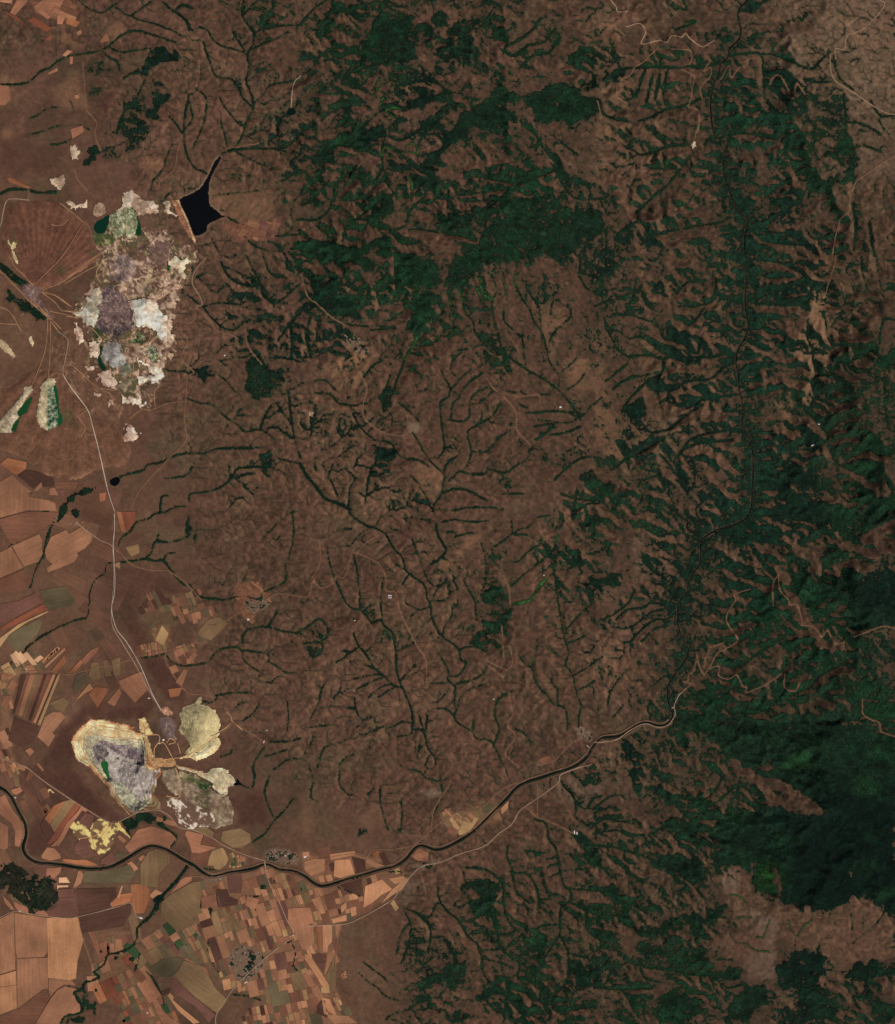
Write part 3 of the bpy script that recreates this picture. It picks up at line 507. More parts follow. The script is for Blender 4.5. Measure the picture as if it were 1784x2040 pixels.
def erode(Z, rel, strm, fixed, d0, steps, diff, Kd=0.7):
    ny, nx = Z.shape
    area_unit = (d0 / 40.0) ** 2
    U = rel.ravel()
    Kf = (1.0 + 5.0 * strm.ravel()) * np.exp(.9 * fbm(ny, nx, 5, 3)).ravel()
    fz = np.zeros(ny * nx, bool)
    if fixed:
        fk = np.array(list(fixed.keys()))
        fz[fk] = True
        fv = np.array(list(fixed.values()))
    for s in range(steps):
        if s % 3 == 0 and s < steps - 2:          # uneven rock keeps the gullies from running straight
            Z = Z + rel * d0 * .30 * fbm(ny, nx, 4, 2)
        ri, ds = receivers(Z, d0)
        order = np.argsort(Z.ravel(), kind='stable')
        A = [area_unit] * (ny * nx)
        rl = ri.tolist()
        for k in order[::-1].tolist():
            r = rl[k]
            if r != k:
                A[r] += A[k]
        A = np.array(A)
        K = Kd * Kf * A ** 0.42                         # metres per step for unit slope, per cell length
        F = K * 40.0 / ds
        Fl = F.tolist()
        z = (Z.ravel() + Kd * U * 40.0)
        if fixed:
            z[fk] = fv
            for k in fk.tolist():
                Fl[k] = 0.0
        z = z.tolist()
        for k in order.tolist():
            r = rl[k]
            if r != k:
                f = Fl[k]
                if f:
                    zr = z[r]
                    if z[k] > zr:
                        z[k] = (z[k] + f * zr) / (1 + f)
        Z = np.array(z).reshape(ny, nx)
        if diff:
            Z = Z + diff * (blur(Z) - Z)
    return Z, A.reshape(ny, nx)

Hc, Ac = erode(Hc + rng.random(Hc.shape) * 0.5, rel, stream, fixed, 40.0, 22, 0.12)
# finer sheet
Z = bilin(Hc, GX, GY, -MG, -MG, CG)
relf = bilin(rel, GX, GY, -MG, -MG, CG)
Z += relf * 9.0 * fbm(NY, NX, 9, 3)
streamf = np.zeros((NY, NX))
for sh, kd, w, P in TRACE:
    if kd in 'vgn':
        q = catmull(P, 1.6)
        i = np.clip(((q[:, 0] + MG) / G + .5).astype(int), 0, NX - 1)
        j = np.clip(((q[:, 1] + MG) / G + .5).astype(int), 0, NY - 1)
        streamf[j, i] = 1.0
Z, ACC = erode(Z, relf, streamf * .6, None, 20.0, 7, 0.18, 0.5)
for _ in range(14):                        # slopes steeper than loose ground can hold slump
    gy_, gx_ = np.gradient(Z, 20.0)
    Z = Z + smooth(.48, .8, np.hypot(gx_, gy_)) * (blur(Z) - Z)
flat = smooth(0.05, 0.015, relf)
Zb = blur(Z, 14)
Z = Z * (1 - flat) + Zb * flat
ZT = Z.copy()          # top of everything solid laid on the ground
LOGA = np.log10(np.maximum(ACC, 1e-3))
print('terrain', Z.min(), Z.max(), np.percentile(Z, 50), 'reli', relf.min(), relf.max())

# ------------------------------------------------------------------ materials
def node_mat(name, rough=0.95, grain=60.0, amt=0.16, bump=0.0, stripes=False, spec=0.1, bumpdist=6.0):
    m = bpy.data.materials.new(name)
    m.use_nodes = True
    N, Lk = m.node_tree.nodes, m.node_tree.links
    b = N['Principled BSDF']
    b.inputs['Roughness'].default_value = rough
    b.inputs['Specular IOR Level'].default_value = spec
    at = N.new('ShaderNodeAttribute'); at.attribute_name = 'tint'
    geo = N.new('ShaderNodeNewGeometry')
    n1 = N.new('ShaderNodeTexNoise'); n1.inputs['Scale'].default_value = 1.0 / grain; n1.inputs['Detail'].default_value = 6; n1.inputs['Roughness'].default_value = 0.65
    n2 = N.new('ShaderNodeTexNoise'); n2.inputs['Scale'].default_value = 1.0 / (grain * 9); n2.inputs['Detail'].default_value = 5
    Lk.new(geo.outputs['Position'], n1.inputs['Vector']); Lk.new(geo.outputs['Position'], n2.inputs['Vector'])
    mr = N.new('ShaderNodeMapRange'); mr.inputs[1].default_value = 0.3; mr.inputs[2].default_value = 0.7; mr.inputs[3].default_value = 1 - amt; mr.inputs[4].default_value = 1 + amt
    Lk.new(n1.outputs['Fac'], mr.inputs[0])
    mr2 = N.new('ShaderNodeMapRange'); mr2.inputs[1].default_value = 0.3; mr2.inputs[2].default_value = 0.7; mr2.inputs[3].default_value = 1 - amt * .8; mr2.inputs[4].default_value = 1 + amt * .8
    Lk.new(n2.outputs['Fac'], mr2.inputs[0])
    mu = N.new('ShaderNodeMath'); mu.operation = 'MULTIPLY'
    Lk.new(mr.outputs[0], mu.inputs[0]); Lk.new(mr2.outputs[0], mu.inputs[1])
    last = mu
    if stripes:
        uv = N.new('ShaderNodeUVMap'); uv.uv_map = 'furrow'
        mp = N.new('ShaderNodeMapping'); mp.inputs['Scale'].default_value = (1 / 42.0, 1 / 900.0, 1)
        Lk.new(uv.outputs[0], mp.inputs[0])
        n3 = N.new('ShaderNodeTexNoise'); n3.inputs['Scale'].default_value = 1.0; n3.inputs['Detail'].default_value = 4; n3.inputs['Roughness'].default_value = .6
        Lk.new(mp.outputs[0], n3.inputs['Vector'])
        mr3 = N.new('ShaderNodeMapRange'); mr3.inputs[1].default_value = 0.3; mr3.inputs[2].default_value = 0.7; mr3.inputs[3].default_value = 0.84; mr3.inputs[4].default_value = 1.14
        Lk.new(n3.outputs['Fac'], mr3.inputs[0])
        mm = N.new('ShaderNodeMath'); mm.operation = 'MULTIPLY'
        Lk.new(mu.outputs[0], mm.inputs[0]); Lk.new(mr3.outputs[0], mm.inputs[1])
        last = mm
    vm = N.new('ShaderNodeVectorMath'); vm.operation = 'SCALE'
    Lk.new(at.outputs['Color'], vm.inputs[0]); Lk.new(last.outputs[0], vm.inputs['Scale'])
    Lk.new(vm.outputs[0], b.inputs['Base Color'])
    if bump:
        bp = N.new('ShaderNodeBump'); bp.inputs['Strength'].default_value = bump; bp.inputs['Distance'].default_value = bumpdist
        Lk.new(n1.outputs['Fac'], bp.inputs['Height']); Lk.new(bp.outputs[0], b.inputs['Normal'])
    return m

M_SOIL = node_mat('dry_soil', grain=70, amt=0.17, bump=0.5)
M_LEAF = node_mat('foliage', grain=26, amt=0.38, bump=0.9, rough=0.9, bumpdist=10)
M_FIELD = node_mat('ploughed_soil', grain=50, amt=0.12, stripes=True)
M_ROCK = node_mat('mine_spoil', grain=34, amt=0.22, bump=0.9, bumpdist=5)
M_ROAD = node_mat('road_gravel', grain=40, amt=0.12)

def water_mat(name, c, rough=0.12):
    m = bpy.data.materials.new(name)
    m.use_nodes = True
    N, Lk = m.node_tree.nodes, m.node_tree.links
    b = N['Principled BSDF']
    geo = N.new('ShaderNodeNewGeometry')
    n = N.new('ShaderNodeTexNoise'); n.inputs['Scale'].default_value = 1 / 300.0; n.inputs['Detail'].default_value = 4
    Lk.new(geo.outputs['Position'], n.inputs['Vector'])
    mx = N.new('ShaderNodeMix'); mx.data_type = 'RGBA'
    col = alb(c, 1.0)
    mx.inputs[6].default_value = (*(col * .8), 1); mx.inputs[7].default_value = (*(col * 1.25), 1)
    Lk.new(n.outputs['Fac'], mx.inputs[0]); Lk.new(mx.outputs[2], b.inputs['Base Color'])
    b.inputs['Roughness'].default_value = rough
    b.inputs['Specular IOR Level'].default_value = 0.15
    return m

def paint(name, c, rough=.6, metal=0):
    m = bpy.data.materials.new(name)
    m.use_nodes = True
    N, Lk = m.node_tree.nodes, m.node_tree.links
    b = N['Principled BSDF']
    geo = N.new('ShaderNodeNewGeometry')
    n = N.new('ShaderNodeTexNoise'); n.inputs['Scale'].default_value = 1 / 6.0
    Lk.new(geo.outputs['Position'], n.inputs['Vector'])
    mx = N.new('ShaderNodeMix'); mx.data_type = 'RGBA'
    col = alb(c)
    mx.inputs[6].default_value = (*(col * .85), 1); mx.inputs[7].default_value = (*np.minimum(col * 1.1, .9), 1)
    Lk.new(n.outputs['Fac'], mx.inputs[0]); Lk.new(mx.outputs[2], b.inputs['Base Color'])
    b.inputs['Roughness'].default_value = rough
    b.inputs['Metallic'].default_value = metal
    return m

# ------------------------------------------------------------------ mesh output
def mesh_obj(name, V, F, tint=None, mat=None, parent=None, smooth_=False, uv=None, **props):
    """V (n,3) in metres, F (m,k) index array or list of index lists"""
    me = bpy.data.meshes.new(name)
    if isinstance(F, np.ndarray):
        n, k = F.shape
        me.vertices.add(len(V)); me.vertices.foreach_set('co', np.ascontiguousarray(V, np.float32).ravel())
        me.loops.add(n * k); me.loops.foreach_set('vertex_index', F.astype(np.int32).ravel())
        me.polygons.add(n); me.polygons.foreach_set('loop_start', np.arange(0, n * k, k, dtype=np.int32))
        me.update(calc_edges=True)
    else:
        me.from_pydata([tuple(v) for v in V], [], [list(f) for f in F])
        me.update()
    if smooth_:
        me.polygons.foreach_set('use_smooth', np.ones(len(me.polygons), bool))
    if tint is not None:
        a = me.attributes.new('tint', 'FLOAT_COLOR', 'POINT')
        t = np.ones((len(V), 4), np.float32)
        t[:, :3] = tint
        a.data.foreach_set('color', t.ravel())
    if uv is not None:
        u = me.uv_layers.new(name='furrow')
        vi = np.empty(len(me.loops), np.int32)
        me.loops.foreach_get('vertex_index', vi)
        u.data.foreach_set('uv', np.asarray(uv, np.float32)[vi].ravel())
    if mat:
        me.materials.append(mat)
    o = bpy.data.objects.new(name, me)
    COL.objects.link(o)
    if parent is not None:
        o.parent = parent
    for k_, v_ in props.items():
        o[k_] = v_
    return o

def thing(name, label, cat, group=None):
    o = bpy.data.objects.new(name, None)
    COL.objects.link(o)
    o['label'] = label; o['category'] = cat
    if group:
        o['group'] = group
    return o

def grid_mesh(name, cells, Zs, tint, mat, parent=None, skirt=0.0, win=None, jitter=0.0, smooth_=False, **props):
    """cells: bool over the survey grid cells (inside win); Zs, tint sampled on grid nodes of the whole sheet"""
    if win is None:
        win = (slice(0, NY), slice(0, NX))
    j0, i0 = win[0].start, win[1].start
    jj, ii = np.nonzero(cells)
    jj = jj + j0; ii = ii + i0
    k = np.stack([jj * NX + ii, (jj + 1) * NX + ii, (jj + 1) * NX + ii + 1, jj * NX + ii + 1], 1)
    used, inv = np.unique(k, return_inverse=True)
    inv = inv.reshape(k.shape)
    uj, ui = used // NX, used % NX
    px, py = gx[ui].copy(), gy[uj].copy()
    if jitter:
        jr = np.random.default_rng(5)
        px += jr.uniform(-jitter, jitter, len(px)); py += jr.uniform(-jitter, jitter, len(py))
    V = np.stack([wx(px), wy(py), Zs[uj, ui]], 1)
    T = tint[uj, ui]
    return mesh_obj(name, V, inv, T, mat, parent, smooth_, **props)

# ------------------------------------------------------------------ where trees grow
nz_m = fbm(NY, NX, 26, 5)
nz_l = fbm(NY, NX, 90, 4)
nz_f = fbm(NY, NX, 5, 3)
nz_h = rng.uniform(-1, 1, (NY, NX))
gyy, gxx = np.gradient(blur(Z, 2), G * S)
slope = np.hypot(gxx, gyy)
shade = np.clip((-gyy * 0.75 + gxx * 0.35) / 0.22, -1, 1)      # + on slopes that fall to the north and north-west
dens = grid_map(DENS, GX + 18 * nz_m, GY + 18 * nz_l) / 9.0

wood = np.zeros((NY, NX)); openw = np.zeros((NY, NX)); line = np.zeros((NY, NX)); green = np.zeros((NY, NX)); clear = np.zeros((NY, NX))
for sh, kd, w, P in TRACE:
    if kd == 'f': fill(wood, P, 1.0)
    elif kd == 't': fill(openw, P, w)
    elif kd == 'c': fill(clear, P, 1.0)
    elif kd == 'v': stroke(line, catmull(P, 4.0, 0.35), w * 1.1, 1.0)
    elif kd == 'n': stroke(green, catmull(P, 4.0, 0.35), w, 1.0)
def warp(A, amp):
    return bilin(A, GX + amp * fbm(NY, NX, 7, 3, r=np.random.default_rng(3)), GY + amp * fbm(NY, NX, 7, 3, r=np.random.default_rng(4)))
wood = warp(blur(wood, 2), 9); openw = warp(blur(openw, 4), 10); clear = warp(blur(clear, 2), 9)
rav = smooth(.55, 1.7, LOGA)             # side gullies found by the erosion
hills = smooth(.05, .14, relf)
gd = np.full((NY, NX), 1e3)                 # distance to the gorge river
for a_, b_ in river_line[::6]:
    if b_ < 1450 and a_ > 1300:
        w_ = window([(a_, b_)], 90)
        gd[w_] = np.minimum(gd[w_], np.hypot(GX[w_] - a_, GY[w_] - b_))
gorge = smooth(46, 8, gd + 20 * nz_m + 8 * nz_f)
westhill = grid_map(DENS, GX, GY)
score = (0.25 * gorge + 0.40 * shade * (1 - .5 * gorge) * np.clip(dens * 3.2, 0, 1) + 0.66 * dens + 0.24 * nz_m * np.clip(dens * 3, 0, 1) + 0.10 * nz_f
         + (.26 * np.clip(westhill / 2.2, 0, 1) + .36 * hills * (1 + nz_m)) * rav)
score = np.maximum(score, openw * 0.86 + 0.30 * shade + 0.20 * nz_m)
score = score + (0.16 + .12 * smooth(.1, .4, dens)) * nz_h + 0.08 * nz_f
solid = smooth(.55, .75, dens) * smooth(900, 1200, GY)
wscore = wood * (0.77 + .12 * solid + 0.24 * nz_f * (1 - .3 * solid) + 0.16 * nz_m * (1 - .6 * solid) + (.22 - .13 * solid) * shade * np.clip(slope / .15, 0, 1)) + 0.20 * nz_h * (wood > .05)
score = np.maximum(score, wscore)
score = score - clear * 0.6 + .12 * clear * nz_f
lscore = line * (0.86 + 0.30 * nz_f + .24 * nz_h)
score = np.maximum(score, lscore)
score = np.maximum(score, green * (.9 + .2 * nz_f))
THR = 0.50

rip = np.zeros((NY, NX))
for sh, s_ in (('41', '1120,570 1080,630 1020,700 960,760 920,830 880,890 820,940 815,1000 780,1060 720,1090 640,1110 620,1160 560,1210 590,1240 540,1265 500,1275 490,1310 440,1330 470,1380 490,1430 470,1450 390,1470 360,1516'), ('41', '940,760 930,840'), ('L', '620,1560 660,1480 650,1400 700,1300 740,1100 830,1000 900,900')):
    stroke(rip, catmull(pts_of(sh, s_), 3, .5), 2.5 if sh == '41' else .9, 1.25)
lscore = np.maximum(lscore, rip * (.82 + .28 * nz_f)); score = np.maximum(score, lscore)
# ------------------------------------------------------------------ what the soil looks like
def mixc(A, c, f):
    return A + (np.asarray(c, float) - A) * f[..., None]
soil = np.zeros((NY, NX, 3)) + np.array([91., 62., 48.])
east = smooth(900, 1500, GX + 60 * nz_l)
soil = mixc(soil, (72, 52, 40), east * .8)
plain = smooth(0.05, 0.018, relf)
soil = mixc(soil, (97, 67, 50), plain * .7)
soil = mixc(soil, (112, 86, 67), smooth(420, 100, np.hypot(GX - 1780, (GY - 60) * 1.0) + 60 * nz_m) * .95)
soil = mixc(soil, (118, 84, 64), smooth(.35, 1.0, nz_l + .5 * nz_m) * .35)
soil = mixc(soil, (108, 70, 58), smooth(-.1, .9, fbm(NY, NX, 40, 5, .7)) * .4)
soil = mixc(soil, (84, 68, 49), smooth(.0, .9, fbm(NY, NX, 46, 5, .7)) * .5)
soil = mixc(soil, (74, 51, 41), smooth(.25, .9, -nz_l + .4 * nz_m) * .4)
soil = mixc(soil, (104, 86, 60), smooth(.4, 1.1, nz_m) * .3)
ridge = smooth(.3, -.5, LOGA) * smooth(.02, .12, slope)
soil = mixc(soil, (136, 90, 66), ridge * .30 * smooth(-.5, .6, nz_m + nz_f * .5))
soil = mixc(soil, (42, 40, 27), smooth(.15, 1.15, LOGA) * hills * .9 * smooth(-1.2, .1, nz_m))
soil = soil * (1 - .05 * hills)[..., None]
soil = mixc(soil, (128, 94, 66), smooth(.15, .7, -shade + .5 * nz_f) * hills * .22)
stk = fbm(NY, NX, 3, 2)
soil = soil * np.array([.935, .975, .99])
soil = soil * (1 + (.06 + .10 * hills) * stk + .05 * nz_l)[..., None]
TONE = parse('''
23 pale .75 | 1180,500 1260,330 1250,200 1330,0 1430,0 1390,250 1400,500 1420,640 1340,700 1290,690 1150,600
23 pale .5 | 1060,850 1140,760 1300,760 1320,860 1180,920 1140,1010 1110,960 ; 1500,150 1600,300 1700,400 1640,420 1520,280
23 tan .5 | 0,600 60,640 130,900 0,1000 ; 0,420 120,440 60,600 0,580 ; 0,900 130,940 350,980 320,1080 100,1200 0,1100
22 tan .6 | 1380,250 1560,300 1560,420 1500,640 1440,500 ; 1560,620 1700,600 1760,800 1600,780 ; 800,1250 860,1310 780,1480 730,1420 640,1260 720,1220 ; 640,60.5 700,200 420,330 360,300 480,150 ; 100,660 330,600 480,560 330,760 220,800 150,720
22 ochre .6 | 280,500 400,540 340,620 220,670 140,660 300,580
32 ochre .45 | 820,270 900,270 1040,110 1060,120 920,300 830,400 ; 1180,300 1240,400 1220,540 1200,380 ; 470,250 560,300 500,300
32 dark .3 | 380,370 450,380 450,480 380,460 ; 0,0 60,20 60,50 0,60 ; 1620,560 1784,560 1784,700 1640,680
31 dark .8 | 230,1516 440,1200 560,1130 900,1150 820,1220 520,1220 430,1320 440,1516 ; 850,880 1000,850 1100,1050 1100,1120 1000,1130 900,1000 ; 380,1180 640,1150 720,1060 880,1070 900,1140 560,1140
31 dark .5 | 560,380 820,300 1150,500 800,620 850,820 700,600 680,400 ; 700,620 840,700 860,800 780,780
31 olive .5 | 820,600 940,560 1150,540 1180,600 1000,680 980,790 900,780 900,700 830,640 ; 740,200 820,190 830,250 750,260 ; 1180,640 1300,600 1360,640 1260,780 1180,760
41 dark .7 | 160,0 430,0 640,300 380,400 270,520 160,500 180,300 100,150 ; 460,30 700,300 620,310 250,70 ; 1350,200 1500,130 1560,180 1600,350 1450,320
41 dark .5 | 330,620 450,720 470,880 300,880 260,840 330,800
41 olive .4 | 1000,1000 1700,1000 1700,1400 1300,1300
43 pale .16 | 700,600 900,560 1000,780 1300,830 1500,790 1784,880 1784,1120 1500,1180 1480,1300 1320,1100 1100,1090 1020,1300 860,1160 640,1060 900,950 760,760
43 gray .5 | 740,600 860,600 860,760 760,740 ; 900,860 1100,880 1060,1060 960,1020 ; 880,1100 1060,1090 1050,1260 900,1240
33 gray .4 | 210,150 300,180 320,420 240,340
11 tan .5 | 0,450 100,450 60,620 0,640 ; 300,520 480,400 520,640 350,640 ; 600,150 700,140 760,180 660,240 ; 1250,1140 1600,1100 1640,1380 1400,1380 1260,1260
11 ochre .4 | 320,180 500,280 460,290 300,200 ; 0,780 160,770 140,790 0,820 ; 850,930 960,950 930,1020 860,1000
11 dark .4 | 0,850 380,860 300,1000 0,1060 ; 580,500 700,560 680,640 560,640
13 tan .45 | 0,720 200,750 190,850 0,830 ; 60,130 200,100 120,190 0,180 ; 1420,1440 1480,1300 1430,1516 1380,1516
42 tan .35 | 0,150 100,160 60,420 0,400 ; 860,330 1080,200 1240,170 1100,330 900,420 ; 440,200 520,300 340,420 330,300
42 gray .4 | 1520,60 1784,90 1700,260 1560,200 ; 560,700 640,620 720,660 640,800 600,820
B pale .4 | 0,0 1784,0 1784,1606 0,1606
''')
TC = {'pale': (130, 98, 72), 'tan': (124, 90, 66), 'ochre': (146, 104, 72), 'dark': (70, 45, 37), 'olive': (92, 74, 52), 'gray': (106, 88, 74)}
for sh, kd, w, P in TONE[:-1]:
    wdw = window(P, 40)
    t = np.zeros((NY, NX)); 
    sub = in_poly(P, GX[wdw] + 9 * nz_m[wdw], GY[wdw] + 9 * nz_f[wdw]).astype(float)
    sub = blur(sub, 6)
    soil[wdw] = soil[wdw] + (np.array(TC[kd], float) - soil[wdw]) * (sub * w)[..., None]
undergrowth = smooth(.10, .48, blur(np.maximum(score, 0), 1) + .08 * nz_h)
soil = mixc(soil, (56, 50, 36), undergrowth * .72)
soil = mixc(soil, (64, 66, 40), np.clip(blur(line, 2), 0, 1) * .5)
soil = soil * (1 + .05 * nz_f + .03 * nz_h)[..., None]

leaf = np.zeros((NY, NX, 3)) + np.array([18., 35., 23.])
leaf = mixc(leaf, (11, 26, 20), smooth(-.1, .8, nz_l + .4 * nz_m))
leaf = mixc(leaf, (17, 41, 24), smooth(.1, 1.0, -nz_l + .5 * nz_m) * .7)
leaf = mixc(leaf, (30, 44, 28), smooth(.2, .9, stk) * .5)
leaf = mixc(leaf, (18, 42, 29), smooth(120, 20, np.abs(GX - 1500 + 60 * nz_m)) * smooth(1500, 1000, GY) * .7)
dark_se = smooth(300, 120, np.hypot((GX - 1720), (GY - 1750) * 1.1) + 50 * nz_m)
leaf = mixc(leaf, (8, 22, 17), dark_se * .9)
leaf = mixc(leaf, (17, 36, 25), gorge * .6)
leaf = mixc(leaf, (44, 48, 38), gorge * smooth(.15, .7, nz_m + .6 * nz_f) * .5)
leaf = mixc(leaf, (38, 36, 26), smooth(75, 50, np.hypot(GX - 55, GY - 1775)) * smooth(-.4, .5, nz_m + .5 * nz_f) * .9)
bright = smooth(48, 4, np.hypot(GX - 1535, GY - 1745) + 20 * nz_m) + .4 * smooth(.2, .9, nz_m) * smooth(330, 150, np.hypot(GX - 1640, GY - 1640))
leaf = mixc(leaf, (28, 54, 24), np.clip(bright, 0, 1))
leaf = mixc(leaf, (40, 72, 32), np.clip(green * 1.4, 0, 1))
leaf = mixc(leaf, (26, 38, 26), smooth(.85, .4, np.maximum(score, 0)) * .5)
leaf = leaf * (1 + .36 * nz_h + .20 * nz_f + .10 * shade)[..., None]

block = np.zeros((NY, NX))       # 1: fields (no scattered trees), 2: built ground (no trees at all)

# ------------------------------------------------------------------ river
def ribbon(name, pts, width, colour, lift, mat, parent=None, zf=None, ends=None, **props):
    pts = np.asarray(pts)
    t = np.gradient(pts, axis=0)
    L = np.maximum(np.hypot(t[:, 0], t[:, 1]), 1e-6)
    nrm = np.stack([-t[:, 1] / L, t[:, 0] / L], 1)
    wd = (np.asarray(width) * .5 * np.ones(len(pts)))[:, None]
    A, B = pts + nrm * wd, pts - nrm * wd
    if zf is None:
        za = bilin(ZT, A[:, 0], A[:, 1]); zb = bilin(ZT, B[:, 0], B[:, 1]); zc = bilin(ZT, pts[:, 0], pts[:, 1])
        za = np.maximum(za, zc) + lift; zb = np.maximum(zb, zc) + lift
    else:
        za = zb = zf
    V = np.concatenate([np.stack([wx(A[:, 0]), wy(A[:, 1]), za], 1), np.stack([wx(B[:, 0]), wy(B[:, 1]), zb], 1)])
    n = len(pts); k = np.arange(n - 1)
    F = np.stack([k, k + 1, n + k + 1, n + k], 1)
    cr = (V[F[:, 1], 0] - V[F[:, 0], 0]) * (V[F[:, 2], 1] - V[F[:, 0], 1]) - (V[F[:, 2], 0] - V[F[:, 0], 0]) * (V[F[:, 1], 1] - V[F[:, 0], 1])
    if cr.sum() < 0:
        F = F[:, ::-1]
    T = None
    if colour is not None:
        q = np.concatenate([pts, pts])
        T = alb(np.asarray(colour, float) * (1 + .12 * bilin(nz_f, q[:, 0], q[:, 1]))[:, None])
    return mesh_obj(name, V, F, T, mat, parent, **props)

rl = river_line.copy()
s_ = np.concatenate([[0], np.cumsum(np.hypot(*np.diff(rl, axis=0).T))])
keep = np.concatenate([[True], np.diff(s_) > 1.0]); rl = rl[keep]
for _ in range(3):
    rl[1:-1] = (rl[:-2] + 2 * rl[1:-1] + rl[2:]) / 4
plainness = smooth(1500, 1350, rl[:, 0]) * smooth(1380, 1480, rl[:, 1])
rz = np.maximum.accumulate(np.minimum(bilin(Z, rl[:, 0], rl[:, 1]), 400)[::-1])[::-1] 
rz = np.minimum.accumulate(rz)
rw = 2.1 + 1.5 * plainness + .7 * np.interp(np.arange(len(rl)), np.arange(0, len(rl) + 14, 7), rng.normal(0, .7, len(np.arange(0, len(rl) + 14, 7)))) + .35 * np.sin(np.arange(len(rl)) * .21) + rng.normal(0, .15, len(rl))
for k in range(0, len(rl) - 1):
    win = window([rl[k], rl[k + 1]], 9)
    r = np.hypot(GX[win] - rl[k, 0], GY[win] - rl[k, 1])
    half = rw[k] * .5 + .9
    Z[win] = np.where(r < half, np.minimum(Z[win], rz[k] - 5), np.where(r < half + 3.5, np.maximum(np.minimum(Z[win], rz[k] + 12), rz[k] - 5), Z[win]))
    ZT[win] = np.where(r < half + 3.5, np.maximum(Z[win], rz[k]), ZT[win])
    block[win] = np.where(r < half - .4, 2, block[win])
    soil[win] = np.where((r < half + 1.2)[..., None], (58, 50, 38), soil[win])
ribbon('river', rl, rw, None, 0, water_mat('river_surface', (13, 20, 15), .2), zf=rz + 1.5, kind='structure')
bank = np.zeros((NY, NX))
for a_, b_, wv in ((0, len(rl), 1.9),):
    stroke(bank, rl[::2], wv, 1.0)
bankf = np.zeros((NY, NX))
stroke(bankf, rl[plainness > .5][::2], 3.6, 1.0)
lscore = np.maximum(lscore, np.maximum(bank * (.75 + .4 * nz_f), bankf * (.62 + .45 * nz_m)))
score = np.maximum(score, lscore)

RB = np.zeros((NY, NX))            # the river and its banks
stroke(RB, rl[::2], 3.4, 1.0)
RB = RB > .35

# ------------------------------------------------------------------ mines, spoil tips, lakes
def edge_dist(m, n=40):
    """cells from the rim inwards, for a bool mask"""
    d = np.zeros(m.shape)
    cur = m.copy()
    for k in range(n):
        if not cur.any():
            break
        d += cur
        nx_ = cur.copy()
        nx_[1:] &= cur[:-1]; nx_[:-1] &= cur[1:]; nx_[0] = False; nx_[-1] = False
        if k % 2:
            nx_[:, 1:] &= cur[:, :-1]; nx_[:, :-1] &= cur[:, 1:]
        else:
            nx_[:, 1:] &= cur[:, :-1]; nx_[:, :-1] &= cur[:, 1:]
        nx_[:, 0] = False; nx_[:, -1] = False
        cur = nx_
    return blur(d, 1)

OWN = np.zeros((NY, NX), int)          # which solid body each survey node belongs to
TINT = np.zeros((NY, NX, 3))
BODIES = []
LATE = []          # thin surface pieces laid on the bodies later
def patch(name, P, height, colour, parent=None, sub=None, rag=2.5, mat=None, below=None, **props):
    """solid ground body over outline P. height(d, x, y) metres above the old ground (d: metres from the rim); colour(d, x, y) -> picture colour"""
    P = np.asarray(P)
    w = window(P, 12)
    w = (slice(w[0].start, min(w[0].stop, NY)), slice(w[1].start, min(w[1].stop, NX)))
    x, y = GX[w], GY[w]
    m = in_poly(P, x + rag * nz_f[w] + rag * .6 * nz_m[w], y + rag * NR[w])
    d = edge_dist(m) * G * S * m
    base = ZT[w].copy()
    top = base + height(d, x, y)
    TINT[w] = np.where(m[..., None], alb(np.clip(colour(d, x, y), 4, 235)), TINT[w])
    Z[w] = np.where(m, top, Z[w])
    ZT[w] = np.where(m, top, ZT[w])
    block[w] = np.where(m, 2, block[w])
    BODIES.append((name, mat or M_ROCK, parent, props))
    OWN[w] = np.where(m, len(BODIES), OWN[w])

def build_bodies():
    oc = OWN[:-1, :-1]
    for k, (name, mat, parent, props) in enumerate(BODIES):
        jj, ii = np.nonzero(oc == k + 1)
        if len(jj) < 2:
            continue
        w = (slice(max(0, jj.min() - 1), min(NY - 1, jj.max() + 2)), slice(max(0, ii.min() - 1), min(NX - 1, ii.max() + 2)))
        ex = (slice(w[0].start, w[0].stop + 1), slice(w[1].start, w[1].stop + 1))
        T = TINT.copy() if False else None
        mine = OWN == k + 1 if False else None
        sub = OWN[ex] == k + 1
        # nodes on the far rim take the body's own colour from a neighbour
        t = TINT[ex].copy(); have = sub.copy()
        for dj, di in ((1, 0), (0, 1), (1, 1)):
            src = np.zeros_like(have); st = np.zeros_like(t)
            src[dj:, di:] = sub[:sub.shape[0] - dj, :sub.shape[1] - di]
            st[dj:, di:] = TINT[ex][:sub.shape[0] - dj, :sub.shape[1] - di]
            f = src & ~have
            t[f] = st[f]; have |= f
        TT = TFULL
        keep = TT[ex].copy()
        TT[ex] = t
        grid_mesh(name, (oc == k + 1)[w], Z, TT, mat, parent, win=w, **props)
        TT[ex] = keep
TFULL = np.zeros((NY, NX, 3))
NR = fbm(NY, NX, 5, 3)

def blend(a, b, f):
    f = np.clip(f, 0, 1)[..., None]
    return np.asarray(a, float) * (1 - f) + np.asarray(b, float) * f

def nz(seed, cell, octs=4):
    return fbm(NY, NX, cell, octs, r=np.random.default_rng(seed))
NA, NB_, NC = nz(31, 6), nz(32, 16), nz(33, 2.5, 2)
NV = nz(34, 9, 3); NV2 = nz(35, 14, 3)
def at(N, x, y): return bilin(N, x, y)

